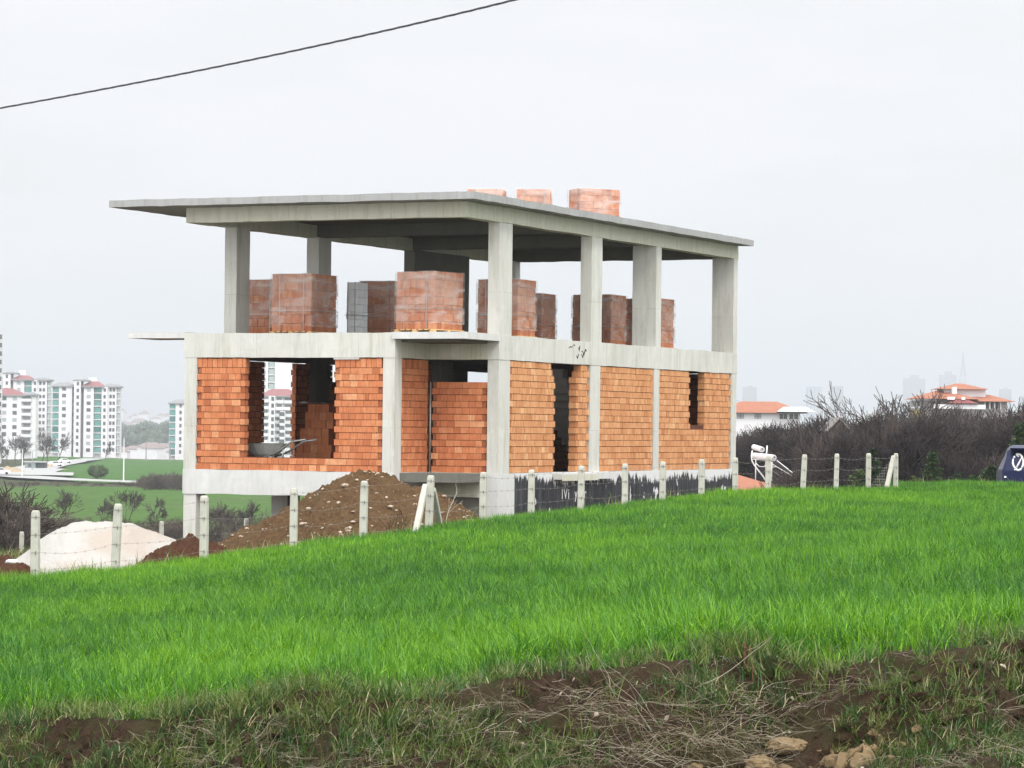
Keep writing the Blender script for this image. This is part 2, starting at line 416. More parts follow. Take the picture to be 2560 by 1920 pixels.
setc((~lw) & (Yg > 110) & (Yg < 2200), (0.075, 0.06, 0.042))
link('ground', grid_mesh('ground', Xg, Yg, Zg, M['land'], C_))['kind'] = 'structure'

# near bank: cut soil face at the edge of the field, then the verge towards the camera
def crest_y(X): return 17.75+0.22*np.sin(X*1.7+0.6)+0.16*np.sin(X*4.3+1.0)+0.10*np.sin(X*9.1)
def bank_h(X, Y):
    cyy = crest_y(X)
    hf = h_field(X, np.maximum(Y, 18.2))
    d = cyy-Y
    drop = 0.36*sm(d, 0.0, 1.0)+0.28*sm(d, 0.9, 1.9)+0.10*sm(d, -0.1, 0.12)
    return hf-drop
xs = np.linspace(-7.5, 7.5, 460); yb = np.concatenate([np.linspace(10.5, 15.2, 12)[:-1], np.linspace(15.2, 18.9, 170)])
Yb, Xb = np.meshgrid(yb, xs, indexing='ij')
n1 = fbm(Xb, Yb, 1.6, 11, 5); n2 = fbm(Xb, Yb, 6.0, 5, 4); n3 = fbm(Xb, Yb, 16.0, 9, 3)
act = sm(crest_y(Xb)-Yb, -0.35, 0.25)
Zb = bank_h(Xb, Yb)+(n1*0.07+n2*0.035+n3*0.018)*act
hol = np.exp(-(((Xb-1.25)/0.75)**2+((Yb-16.75)/0.35)**2)); Zb -= 0.14*hol
Zb = np.where(Yb > 18.6, Zb-0.03, Zb)
def mat_soil(name, a=(0.027, 0.016, 0.010), b=(0.070, 0.042, 0.026), g=(0.05, 0.055, 0.018), gr=0.5, sc=1.0):
    t = NT(name); p = t.pos()
    n1 = t.noise(p, 2.2*sc, 6, 0.65); n2 = t.noise(p, 14*sc, 6, 0.7); n3 = t.noise(p, 60*sc, 4, 0.7)
    c = t.mix(t.ramp(n2, (0.3, 0.0), (0.7, 1.0)), a, b)
    c = t.mix(t.ramp(n3, (0.62, 0.0), (0.72, 0.5)), c, (0.20, 0.13, 0.08))
    c = t.mix(t.ramp(n1, (0.46, 0.0), (0.62, gr)), c, g)
    return t.done(t.pbsdf(c, 0.95, t.bump(t.math('ADD', n2, t.math('MULTIPLY', n3, 0.5)), 1.0, 0.05), spec=0.1))
M['soil'] = mat_soil('bank_soil')
link('bank', grid_mesh('bank', Xb, Yb, Zb, M['soil']))['kind'] = 'structure'
def hz(x, y):
    if y < 18.4: return float(bank_h(np.array([x]), np.array([y]))[0])
    return float(height(np.array([x]), np.array([y]))[0])
def road(name, pts, width, mat, lift=0.12):
    m = MB(); prev = None
    n = len(pts)
    L_ = []
    for i, p in enumerate(pts):
        a = Vector(pts[max(i-1, 0)]); b = Vector(pts[min(i+1, n-1)]); t = (b-a).normalized(); s = Vector((-t.y, t.x))
        wd = width[i] if hasattr(width, '__len__') else width
        l = Vector(p)+s*wd/2; r = Vector(p)-s*wd/2
        L_.append(((l.x, l.y, hz(l.x, l.y)+lift), (r.x, r.y, hz(r.x, r.y)+lift)))
    for i in range(n-1): m.face([L_[i][0], L_[i][1], L_[i+1][1], L_[i+1][0]])
    o = m.build(name, mat); o['kind'] = 'structure'; return o
def densify(pts, k=12):
    o = []
    for i in range(len(pts)-1):
        for j in range(k): o.append(tuple(Vector(pts[i]).lerp(Vector(pts[i+1]), j/k)))
    return o+[tuple(pts[-1])]
M['road'] = plain('pale_road', (0.36, 0.36, 0.35), 0.9, 0.12, 0.2)
def uy(u, Y): return (PX(u, Y), Y)
road('road', densify([uy(620, 545), uy(460, 560), uy(330, 575), uy(200, 590), uy(110, 608), uy(30, 640), uy(-80, 690)]), 11, M['road'], 0.45)
road('side_road', densify([uy(30, 640), uy(45, 700), uy(80, 790), uy(120, 900), uy(175, 1040), uy(240, 1180)]), [26]*13+[17]*12+[12]*24+[9]*12, M['road'], 0.6)
# ---------------------------------------------------------------- the unfinished house
XC, YC, TH = -1.0258, 66.2002, 0.439
ZB = -3.1                                    # base of the house
BA, AL, WD = 1.72, 7.21, 16.72
ZP, ZT, ZS, ZRB, ZR0, ZR1, ZBB = -0.993, 1.571, 2.127, 4.673, 5.02, 5.178, -1.55
house = empty('unfinished_house', (XC, YC, ZB), -TH, 'two storey concrete frame house with raw orange brick walls, half built beside the fence', 'house')
def hw(a, b, z):
    """house coordinates (a leftwards, b back) -> world"""
    t = TH
    return Vector((XC-a*math.cos(t)+b*math.sin(t), YC+a*math.sin(t)+b*math.cos(t), z))
def hb(name, boxes, mat, rough=True, amp=0.007, seg=0.3):
    m = MB()
    for i, (a0, a1, b0, b1, z0, z1) in enumerate(boxes):
        if rough: m.rough(-a1, -a0, b0, b1, z0-ZB, z1-ZB, seg, amp, i*3.1+z0)
        else: m.box(-a1, -a0, b0, b1, z0-ZB, z1-ZB)
    return m.build(name, mat, house)
e = 0.02
# roof slab and its beams
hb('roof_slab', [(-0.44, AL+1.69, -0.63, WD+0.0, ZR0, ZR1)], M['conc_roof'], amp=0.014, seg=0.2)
def beam(name, a0, a1, b0, b1, z0, z1, mat=None): return hb(name, [(a0, a1, b0, b1, z0, z1)], mat or M['conc_side'], amp=0.012, seg=0.18)
zr = ZR0-0.003
beam('roof_beam', 0, AL, 0, 0.28, ZRB, zr)
beam('roof_beam', 0, 0.28, 0.28, WD, ZRB, zr)
beam('roof_beam', AL-0.28, AL, 0.28, WD, ZRB, zr)
beam('roof_beam', 0.28, AL-0.28, WD-0.28, WD, ZRB, zr, M['conc_in_shade'])
for b in (5.75, 10.92): beam('roof_beam', 0.28, AL-0.28, b, b+0.28, ZRB+0.02, zr, M['conc_in_shade'])
hb('ceiling_shade', [(0.285, AL-0.285, 0.285, WD-0.285, ZR0-0.03, ZR0-0.004)], M['conc_in_shade'], False)  # thin dark sheet added under the slab, soffit shade in its colour
# upper storey columns: (a0,a1,b0,b1)
UP = [(6.86, 7.18, BA, 2.34), (6.83, 7.17, 5.66, 6.30), (6.86, 7.17, 10.92, 14.2), (6.5, 7.18, 16.36, WD-.01), (0.02, 0.30, BA, 2.40),
      (0.01, 0.30, 6.88, 7.52), (0.01, 0.66, 10.96, 11.30), (0.01, 0.63, 16.42, WD-.01), (3.3, 3.6, 10.95, 11.25)]
for i, (a0, a1, b0, b1) in enumerate(UP[:8]):
    hb('column', [(a0, a1, b0, b1, ZS-e, ZRB+e)], M['conc'] if i != 2 else M['conc_in_shade'], amp=0.005)
# first floor slab with rim beams
hb('floor_slab', [(0.3, AL-0.3, 0.31, WD-0.31, ZS-0.20, ZS-0.006)], M['conc_in_shade'], amp=0.003, seg=1.0)
beam('floor_beam', 1.75, AL, 0, 0.30, ZT, ZS, M['conc'])
beam('floor_beam', AL-0.3, AL, 0.30, WD, ZT, ZS, M['conc_in_shade'])
beam('floor_beam', 0, 0.3, BA, WD, ZT, ZS, M['conc'])
beam('floor_beam', 0.3, 1.75, BA, BA+0.28, ZT, ZS, M['conc_side'])
beam('floor_beam', 1.75, 2.03, 0.30, BA+0.28, ZT, ZS, M['conc_side'])
beam('floor_beam', 0.3, AL-0.3, WD-0.3, WD, ZT, ZS, M['conc_in_shade'])
for b in (5.75, 10.92): beam('floor_beam', 0.3, AL-0.3, b, b+0.28, ZT, ZS-0.2, M['conc_in_shade'])
# balcony slabs
mbal = MB()
q = [(1.80, -0.06), (0.02, -0.06), (-0.02, 0.05), (-0.02, BA-0.004), (1.748, BA-0.004), (1.748, -0.004), (1.80, -0.004)]
zb0, zb1 = ZS-0.14-ZB, ZS+0.012-ZB
mbal.face([(-a, b, zb1) for a, b in q]); mbal.face([(-a, b, zb0) for a, b in reversed(q)])
for i in range(len(q)):
    (a0, b0), (a1, b1) = q[i], q[(i+1) % len(q)]
    mbal.face([(-a0, b0, zb0), (-a1, b1, zb0), (-a1, b1, zb1), (-a0, b0, zb1)])
mbal.build('balcony_slab', M['conc_plain'], house)
hb('balcony_slab', [(AL+0.003, AL+1.53, 0.0, 1.35, ZS-0.11, ZS+0.03)], M['conc_plain'], amp=0.005)
# ground storey columns
GC = [(6.88, 7.20, 0.01, 0.42), (1.76, 2.05, 0.01, 0.36), (0.01, 0.29, BA+0.01, 2.33), (0.01, 0.30, 6.86, 7.47), (0.01, 0.62, 10.87, 11.24),
      (0.01, 0.60, 16.33, WD-.01), (6.86, 7.18, 5.68, 6.32), (6.87, 7.19, 10.92, 14.2), (6.5, 7.19, 16.36, WD-.01), (2.15, 2.38, 3.1, 3.75)]
for i, (a0, a1, b0, b1) in enumerate(GC):
    hb('column', [(a0, a1, b0, b1, ZP-e, ZT+e)], M['conc'] if i < 6 else M['conc_in_shade'], amp=0.005)
# plinth beams, ground floor slab
hb('ground_slab', [(0.3, AL-0.3, 0.31, WD-0.31, ZP-0.2, ZP-0.006)], M['conc_in_shade'], amp=0.003, seg=1.0)
beam('plinth_beam', 1.76, AL, 0, 0.30, ZBB, ZP, M['conc_plain'])
beam('plinth_beam', 1.76, 2.04, 0.30, BA+0.29, ZBB, ZP, M['conc_plain'])
beam('plinth_beam', 0.3, 1.76, BA, BA+0.29, ZBB, ZP, M['conc_side'])
beam('plinth_beam', AL-0.3, AL, 0.30, WD, ZBB, ZP, M['conc_in_shade'])
beam('plinth_beam', 0.3, AL-0.3, WD-0.3, WD, ZBB, ZP, M['conc_in_shade'])
# basement: free columns at the left, walls at the right
for (a0, a1, b0, b1) in [(6.86, 7.19, 0.02, 0.44), (6.3, 6.75, 3.3, 3.9), (1.8, 2.1, 0.02, 0.44)]:
    hb('basement_column', [(a0, a1, b0, b1, ZB-0.1, ZBB+e)], M['conc'], amp=0.006)
hb('basement_wall', [(0.0, 1.9, BA+0.10, BA+0.28, ZB-0.1, ZBB-0.002)], M['conc_in_shade'])
hb('corner_foot', [(-0.004, 0.29, BA-0.004, 2.60, ZB-0.1, ZP-0.004)], M['conc_plain'], amp=0.003)
hb('basement_wall', [(0.0, 0.28, 2.61, WD, ZB-0.1, ZP-0.001)], M['bitumen'], amp=0.006)
hb('basement_wall', [(2.0, AL, 9.0, 9.2, ZB-0.1, ZBB-0.002)], M['conc_in_shade'])
mcol = MB(); mcol.rough(0.0, 0.05, 2.30-2.30, 0.32, 0, 2.0, 0.3, 0.003)
# door landing and the boards of its form
hb('door_landing', [(-0.20, -0.008, 4.75, 8.1, ZP-0.17, ZP-0.03)], M['conc_plain'], amp=0.006)
hb('form_board', [(-0.222, -0.204, 4.78, 6.9, ZP-0.20, ZP-0.055)], M['conc_side'], False)

# ---- brick walls, brick by brick
def brick_box(m, origin, du, dn, u0, u1, n0, n1, z0, z1, tone, holes=None):
    """du along the wall, dn into it; holes: 'front' / 'end1' / 'end0' face with perforations"""
    def pt(u, n, z): 
        q = origin+du*u+dn*n; return (q.x, q.y, z)
    q = [pt(u0, n0, z0), pt(u1, n0, z0), pt(u1, n1, z0), pt(u0, n1, z0), pt(u0, n0, z1), pt(u1, n0, z1), pt(u1, n1, z1), pt(u0, n1, z1)]
    n = len(m.v); m.v += q
    fs = {'bot': (3,2,1,0), 'top': (4,5,6,7), 'front': (0,1,5,4), 'end1': (1,2,6,5), 'back': (2,3,7,6), 'end0': (3,0,4,7)}
    for k, f in fs.items():
        if k == holes: continue
        m.f.append(tuple(n+i for i in f)); m.c.append(tone); m.m.append(0)
    if holes:
        a, b, c, d = [Vector(q[i]) for i in fs[holes]]
        nrm = (b-a).cross(d-a).normalized()*-0.13
        NX, NZ = 4, 3
        w_ = 0.016/(b-a).length; h_ = 0.014/(d-a).length
        def g(s, t_): return a+(b-a)*s+(d-a)*t_
        us = [0]+sum([[(i+0.0)/NX+w_/2*(1 if True else 0), (i+1.0)/NX-w_/2] for i in range(NX)], [])+[1]
        vs = [0]+sum([[(i+0.0)/NZ+h_/2, (i+1.0)/NZ-h_/2] for i in range(NZ)], [])+[1]
        for i in range(len(us)-1):
            for j in range(len(vs)-1):
                c4 = [g(us[i], vs[j]), g(us[i+1], vs[j]), g(us[i+1], vs[j+1]), g(us[i], vs[j+1])]
                if i % 2 == 1 and j % 2 == 1:
                    dp = [x+nrm for x in c4]
                    m.face(dp, tone*0.5, 1)
                    for k in range(4): m.face([c4[k], c4[(k+1) % 4], dp[(k+1) % 4], dp[k]], tone*0.4, 1)
                else: m.face(c4, tone, 0)
def brick_wall(name, p0, p1, z0, z1, thick=0.19, skip=(), soldier=False, ch=0.147, bl=0.185, holes_at=(True, True), mat='brick', rake0=None, seed=1, top=None, jit=0.007, back=1.0):
    """p0->p1: (a,b) ends of the outer face, outer side is to the right of p0->p1. skip: (s0,s1,z0,z1) openings in metres along the wall.
       holes_at: perforated brick ends showing at alternate courses at each jamb."""
    r = random.Random(seed)
    A0 = Vector((-p0[0], p0[1])); A1 = Vector((-p1[0], p1[1])); L = (A1-A0).length; du = (A1-A0)/L; dn = Vector((-du.y, du.x))
    m = MB(); z = z0; row = 0; zt = z1-(0.215 if soldier else 0)
    n_rows = max(1, round((zt-z0)/ch)); chh = (zt-z0)/n_rows
    def runs(za, zb):
        r_ = [(0.0, L)]
        for (s0, s1, k0, k1) in skip:
            if zb > k0+0.03 and za < k1-0.03:
                nr = []
                for a, b in r_:
                    if s1 <= a or s0 >= b: nr.append((a, b))
                    else:
                        if s0 > a+0.05: nr.append((a, s0))
                        if s1 < b-0.05: nr.append((s1, b))
                r_ = nr
        return r_
    for row in range(n_rows):
        za = z0+row*chh; zb = za+chh
        wob = (r.random()-0.5)*0.006
        for (a, b) in runs(za, zb):
            odd = row % 2
            s = a; first = True
            # ends step in and out (toothing)
            i0 = 0.045*(odd) if True else 0; i1 = 0.045*(1-odd)
            s = a+0.004+i0*0.6; endb = b-0.004-i1*0.6
            end_all = endb; HB = 0.095
            def put_hole(u0, u1, k_):
                brick_box(m, A0, du, dn, u0+0.003, u1-0.003, 0.022, thick, za-ZB+0.0065, zb-ZB-0.0055, 0.16, 'front')
            if holes_at[0] and odd: put_hole(s, s+HB, 0); s += HB
            if holes_at[1] and not odd: endb -= HB; put_hole(endb, end_all, 1)
            k = 0
            ln = bl*0.55 if odd else bl
            while s < endb-0.02:
                ln2 = ln if k == 0 else bl*(1 if r.random() > 0.18 else (0.5 if r.random() > 0.5 else 2.0))
                e1 = min(s+ln2, endb)
                if endb-e1 < 0.05: e1 = endb
                off = (r.random()-0.5)*2*jit
                tone = min(1, max(0, r.gauss(0.48, 0.15))) if r.random() > 0.05 else 1.0
                hl = None
                if k == 0 and not odd and holes_at[0]: hl = None
                if e1 >= endb-1e-6 and odd and holes_at[1]: hl = None
                brick_box(m, A0, du, dn, s+0.003, e1-0.0035, off, thick+off, za-ZB+0.0065+wob+(r.random()-.5)*.004, zb-ZB-0.0055+wob, tone, hl)
                if r.random() < 0.035:      # chipped corner
                    cu = s+r.uniform(0.02, max(0.03, e1-s-0.05)); cz = za-ZB+(0.008 if r.random() < .5 else 0.105); w2 = r.uniform(.012, .035)
                    q0 = A0+du*cu+dn*(off-0.0015); q1 = A0+du*(cu+w2)+dn*(off-0.0015)
                    m.face([(q0.x, q0.y, cz), (q1.x, q1.y, cz+r.uniform(-.004, .004)), (q1.x-du.x*w2*.3, q1.y-du.y*w2*.3, cz+r.uniform(.012, .03)), (q0.x, q0.y, cz+r.uniform(.008, .02))], 0.1, 2)
                s = e1; k += 1; ln = bl
    if soldier:
        for (a, b) in runs(z1-0.2, z1-0.05):
            s = a+0.01
            while s < b-0.05:
                brick_box(m, A0, du, dn, s+0.003, min(s+0.128, b)-0.003, (r.random()-.5)*.02, thick, z1-0.212-ZB, z1-0.012-ZB+(r.random()-.5)*.014, min(1, max(0, r.gauss(0.45, 0.16))))
                s += 0.132
    # dark joints: a recessed core
    for (a, b) in [(0, L)]:
        zz = sorted({z0, z1}|{k for s_ in skip for k in (max(z0, s_[2]), min(z1, s_[3]))})
        for i in range(len(zz)-1):
            for (ra, rb) in runs(zz[i]+0.001, zz[i+1]-0.001) if zz[i+1]-zz[i] > 0.08 else []:
                q0 = A0+du*(ra+0.07)+dn*0.03; q1 = A0+du*(rb-0.07)+dn*0.03; q2 = q1+dn*(thick-0.06); q3 = q0+dn*(thick-0.06)
                topz = zz[i+1]-ZB-(0.03 if i == len(zz)-2 else 0)
                m.hexa([(q.x, q.y, zz[i]-ZB+0.002) for q in (q0, q1, q2, q3)]+[(q.x, q.y, topz) for q in (q0, q1, q2, q3)], 0.2, 2)
    return m.build(name, [M[mat], M['hole'], M['gap']], house)
# front panel with the wide window opening (left to right = a decreasing)
brick_wall('brick_wall', (6.88, 0.03), (2.045, 0.03), ZP, ZT-0.01, skip=[(1.285, 3.59, ZP+0.30, ZT)], soldier=True, seed=3)
# return wall of the recess and the low panel behind it
brick_wall('brick_wall', (1.80, 0.37), (1.80, BA+0.05), ZP, ZT-0.01, soldier=True, seed=5, holes_at=(False, False))
brick_wall('brick_wall', (1.72, BA+0.06), (0.31, BA+0.06), ZP, ZP+14*0.147, seed=8)
# side walls
brick_wall('brick_wall', (0.025, 2.34), (0.025, 4.87), ZP, ZT-0.01, skip=[(2.36, 2.6, ZT-0.30, ZT)], mat='brick_side', seed=11)
brick_wall('brick_wall', (0.025, 6.06), (0.025, 6.85), ZP, ZT-0.01, skip=[(0.0, 0.27, ZT-0.16, ZT), (0.0, 0.13, ZT-0.31, ZT-0.15)], mat='brick_side', seed=12)
brick_wall('brick_wall', (0.025, 7.49), (0.025, 10.86), ZP, ZT-0.01, mat='brick_side', seed=13, holes_at=(False, False))
brick_wall('brick_wall', (0.025, 11.26), (0.025, 16.32), ZP, ZT-0.01, skip=[(2.13, 3.12, ZP+1.16, ZT)], mat='brick_side', seed=14, holes_at=(False, True))
# left side wall (seen from inside through the window), inner partitions
brick_wall('brick_wall', (AL-0.03, 5.66), (AL-0.03, 0.43), ZP, ZT-0.01, skip=[(0.72, 2.22, ZP, ZT)], mat='brick', seed=15, thick=0.135)
brick_wall('brick_wall', (AL-0.03, 10.9), (AL-0.03, 6.33), ZP, ZT-0.01, skip=[(3.75, 4.05, 1.14, 1.52)], mat='brick', seed=16, thick=0.135)
brick_wall('partition_wall', (6.8, 5.4), (3.5, 5.4), ZP, ZT-0.01, mat='brick', seed=17, thick=0.135, skip=[(0.0, 0.95, ZP, ZT)], bl=0.19)
brick_wall('partition_wall', (3.35, 0.6), (3.35, 5.3), ZP, ZT-0.01, mat='brick', seed=18, thick=0.135)
brick_wall('partition_wall', (2.4, 7.6), (2.4, 16.4), ZP, ZT-0.01, mat='brick', seed=19, thick=0.135)
brick_wall('brick_wall', (0.35, WD-0.03), (6.4, WD-0.03), ZP, ZT-0.01, mat='brick', seed=21, thick=0.19)
hb('mortar_cap', [(2.66, 3.30, -0.006, 0.2, ZT-0.045, ZT-0.004)], M['mortar'], amp=0.006, seg=0.1)
# stair flight seen through the door
ms = MB()
for i in range(11):
    ms.box(-1.9, -0.8, 7.0+i*0.27, 7.0+(i+1)*0.27+0.02, ZP-ZB+2.45-i*0.18-0.2, ZP-ZB+2.45-i*0.18+0.02)
ms.build('stair', M['conc_plain'], house)
# reinforcement bars left at the slab edge, chalk marks
# crack-like honeycomb scars
for (b, z, wd) in ((5.55, 1.97, 0.36), (6.1, 1.95, 0.10), (6.28, 1.88, 0.30), (6.26, 1.80, 0.2), (5.98, 1.77, 0.16)):
    m = MB(); pts = []
    n = 9
    for i in range(n):
        t = i/(n-1); pts.append((0.004, b+wd*t, z-ZB+0.05*noise.noise(Vector((t*3, b, z)))*2))
    m.tube(pts, [0.004+0.022*abs(noise.noise(Vector((i*0.9, b*3, 1)))) for i in range(n)], 5)
    m.build('concrete_scar', M['black'], house)
# chalk marks on the black wall
tcv = bpy.data.curves.new('chalk', 'FONT'); tcv.body = "IVi  yn r"; tcv.size = 0.34; tcv.extrude = 0.002; tcv.offset = 0.004; tcv.space_character = 1.25
to = bpy.data.objects.new('tmp', tcv); COL.objects.link(to)
bpy.context.view_layer.update()
me = bpy.data.meshes.new_from_object(to.evaluated_get(bpy.context.evaluated_depsgraph_get()))
bpy.data.objects.remove(to); me.materials.append(plain('chalk', (0.55, 0.55, 0.54), 0.9))
ch = link('chalk_marks', me, house); ch.location = (0.012, 5.2, -1.62-ZB); ch.rotation_euler = (math.radians(90), 0, math.radians(90))
# drain pipe at the inner corner of the recess
m = MB(); m.tube([(-1.735, BA+0.03, ZP-ZB-0.03), (-1.735, BA+0.03, ZP-ZB+2.06)], 0.02, 8); m.build('pipe', M['steel'], house, True)
# ---------------------------------------------------------------- brick stacks on pallets
def pallet_stack(u, Y, wA, wB, yaw, zbase, H, label, group, kind='clay', seed=1, film=True):
    """front corner at photo bearing u and depth Y; wA runs left, wB runs back"""
    r = random.Random(seed)
    root = empty('brick_pallet', (PX(u, Y), Y, zbase), -yaw, label, 'brick pallet', group)
    m = MB()
    ft = 0.022
    for k in range(3):                      # runners and blocks
        y = wB*(0.0+k*0.46)
        m.box(-wA, 0, y, y+0.09, 0, ft)
        for j in range(3): m.box(-wA+j*(wA-0.13)/2, -wA+j*(wA-0.13)/2+0.13, y, y+0.09, ft, ft+0.055)
    for k in range(7): m.box(-wA+k*(wA-0.1)/6, -wA+k*(wA-0.1)/6+0.1, -0.01, wB+0.01, ft+0.055, ft+0.075)
    m.build('pallet', M['wood'], root)
    z0 = 0.098; nl = max(1, round((H-z0)/0.19)); lh = (H-z0)/nl
    m = MB(); inn = 0.03
    for l in range(nl):
        za = z0+l*lh; zb = za+lh-0.007
        sh = (r.random()-.5)*0.02; sv = (r.random()-.5)*0.02
        nA = max(3, round(wA/(0.19 if (l+seed) % 2 else 0.135))); nB = max(3, round(wB/(0.135 if (l+seed) % 2 else 0.19)))
        for i in range(nA):
            for j in range(nB):
                if 0 < i < nA-1 and 0 < j < nB-1 and l < nl-1: continue
                x0 = -wA+inn+i*(wA-2*inn)/nA+sh; y0 = inn+j*(wB-2*inn)/nB+sv
                o1 = (r.random()-.5)*0.014; o2 = (r.random()-.5)*0.014
                m.box(x0+o1+0.002, x0+(wA-2*inn)/nA+o1-0.002, y0+o2+0.002, y0+(wB-2*inn)/nB+o2-0.002, za, zb, min(1, max(0, r.gauss(0.5, 0.17))))
    m.build('brick_stack', M['brick_pal'] if kind == 'clay' else M['block_pal'], root)
    # ribbon straps
    m = MB()
    for x in (-wA*0.2, -wA*0.78): m.box(x, x+0.014, -0.001+inn-0.035, inn-0.031, z0, H+0.004); m.box(x, x+0.014, inn-0.03, wB-inn+0.03, H+0.002, H+0.005)
    for z in (z0+(H-z0)*0.36,): m.box(-wA+inn-0.03, 0.0, inn-0.036, inn-0.032, z, z+0.014); m.box(0.004, 0.008, 0, wB, z, z+0.014)
    m.build('strap', M['steel'], root)
    if film:
        m = MB(); nx, nz_ = 14, 16
        per = [(-wA, 0), (0, 0), (0, wB), (-wA, wB)]
        ring = []
        for s in range(4):
            a = Vector(per[s]); b = Vector(per[(s+1) % 4])
            for i in range(nx): ring.append(a.lerp(b, i/nx))
        base = 0
        lo = z0+0.10+0.05*r.random()
        for k in range(nz_+1):
            zz = lo+(H+0.006-lo)*k/nz_
            for i, p in enumerate(ring):
                q = Vector((p.x, p.y, zz)); c = Vector((-wA/2, wB/2, zz)); d = (q-c).normalized()
                tgt = q+d*(0.003+0.006*noise.fractal(Vector((p.x*5+seed, p.y*5, zz*7)), 0.6, 2, 3))
                if k == 0: tgt.z += 0.05*noise.noise(Vector((p.x*6, p.y*6, seed)))
                m.v.append(tuple(tgt))
        n = len(ring)
        for k in range(nz_):
            for i in range(n):
                m.f.append((k*n+i, k*n+(i+1) % n, (k+1)*n+(i+1) % n, (k+1)*n+i)); m.c.append(.5); m.m.append(0)
        m.build('stretch_film', M['film'], root, True)
    return root
g1 = 'wrapped brick pallets on the upper floor'
fl = ZS+0.004
pallet_stack(775, 69.9, 1.12, 1.22, 0.47, fl, 1.45, 'wrapped brick stack between the two left columns, whole and facing the camera', g1, seed=2)
pallet_stack(1082, 67.3, 1.12, 1.14, 0.62, fl, 1.40, 'front brick pallet standing right over the balcony slab, light and orange', g1, seed=3)
pallet_stack(690, 72.3, 1.1, 1.1, 0.44, fl, 1.42, 'dark brick stack half hidden behind the leftmost upper column', g1, seed=4)
pallet_stack(889, 71.6, 0.33, 0.62, 0.44, fl, 1.34, 'narrow stack of pale grey aerated blocks, the only grey stack', g1, 'grey', seed=5, film=False)
pallet_stack(984, 73.2, 0.95, 1.1, 0.30, fl, 1.46, 'dark red brick stack just behind the front balcony pallet', g1, seed=6)
pallet_stack(1293, 71.2, 1.12, 1.05, 0.44, fl, 1.44, 'brick pallet partly covered by the front corner column of the upper floor', g1, seed=7)
pallet_stack(1352, 77.6, 1.1, 0.95, 0.44, fl, 1.40, 'low dark brick stack behind and right of the corner column', g1, seed=8)
pallet_stack(1526, 78.5, 1.16, 1.05, 0.44, fl, 1.43, 'brick stack partly hidden by the second column of the right side', g1, seed=9)
pallet_stack(1645, 79.8, 1.05, 1.0, 0.5, fl, 1.40, 'rightmost brick stack of the upper floor, peeping out beside the third column', g1, seed=10)
g2 = 'wrapped brick pallets on the roof'
rf = ZR1+0.012
pallet_stack(1252, 82.0, 1.02, 1.0, 0.12, rf, 1.37, 'leftmost brick pallet on the roof, only its top showing', g2, seed=11)
pallet_stack(1372, 82.0, 0.98, 0.9, 0.05, rf, 1.38, 'middle brick pallet of the three on the roof', g2, seed=12)
pallet_stack(1443, 81.0, 0.80, 1.24, 1.15, rf, 1.34, 'rightmost and largest brick pallet on the roof', g2, seed=13)

# small things inside the ground floor
wb = empty('wheelbarrow', tuple(hw(5.4, 1.05, ZP)), -TH, 'dirty grey wheelbarrow standing inside the wide window opening', 'wheelbarrow')
m = MB(); n = 14; prof = [(0.20, 0.30), (0.30, 0.36), (0.42, 0.50), (0.50, 0.60), (0.52, 0.61), (0.47, 0.59), (0.28, 0.37), (0.15, 0.33)]
rings = []
for (rr, zz) in prof:
    rings.append([Vector((-0.25+math.cos(2*math.pi*i/n)*rr*1.25, math.sin(2*math.pi*i/n)*rr*0.62, zz)) for i in range(n)])
for k in range(len(rings)-1):
    for i in range(n): m.face([rings[k][i], rings[k][(i+1) % n], rings[k+1][(i+1) % n], rings[k+1][i]])
m.face(rings[0]); m.face(rings[-1])
m.build('tray', plain('cement_stained_steel', (0.36, 0.36, 0.33), 0.8, 0.3, 10), wb, True)
for s in (-1, 1):
    m = MB(); m.tube([(-0.8, 0.10*s, 0.18), (-0.2, 0.2*s, 0.26), (0.20, 0.25*s, 0.40), (0.62, 0.27*s, 0.66), (0.98, 0.28*s, 0.71)], 0.021, 6); m.build('handle', M['steel'], wb, True)
    m = MB(); m.tube([(0.1, 0.22*s, 0.34), (0.20, 0.24*s, 0.0), (0.32, 0.24*s, 0.0), (0.38, 0.25*s, 0.5)], 0.015, 6); m.build('leg', M['steel'], wb, True)
m = MB()
for i in range(16):
    a = 2*math.pi*i/16; b = 2*math.pi*(i+1)/16
    c0 = Vector((-0.86, -0.04, 0.19)); 
    f = lambda an, rr, y: (c0.x+math.cos(an)*rr, y, c0.z+math.sin(an)*rr)
    m.face([f(a, .19, -.045), f(b, .19, -.045), f(b, .19, .045), f(a, .19, .045)]); m.face([f(a, .19, -.045), f(b, .19, -.045), f(b, .05, -.03), f(a, .05, -.03)]); m.face([f(a, .19, .045), f(b, .19, .045), f(b, .05, .03), f(a, .05, .03)])
m.build('wheel', M['black'], wb)
m = MB(); r = random.Random(5)
colz = [(0, 1), (1, 5), (2, 6), (3, 8), (4, 8), (5, 6)]
for row in range(8):
    x0 = [-0.15, 0.10, 0.12, 0.22, 0.22, 0.34, 0.34, 0.42][row]; x1 = [1.05, 1.05, 1.0, 1.0, 0.98, 0.98, 0.98, 0.98][row]
    x = x0
    while x < x1-0.05:
        for yy in (0, 0.2): m.box(x+0.003, x+0.187, yy+r.random()*.03, yy+0.19, row*0.193, row*0.193+0.19, r.gauss(.5, .15))
        x += 0.19
bs = m.build('loose_brick_stack', M['brick'], None, loc=tuple(hw(5.98, 2.9, ZP))); bs.rotation_euler = (0, 0, -TH)
tag(bs, 'stepped loose stack of bricks inside the wide window opening', 'brick stack')
m = MB()
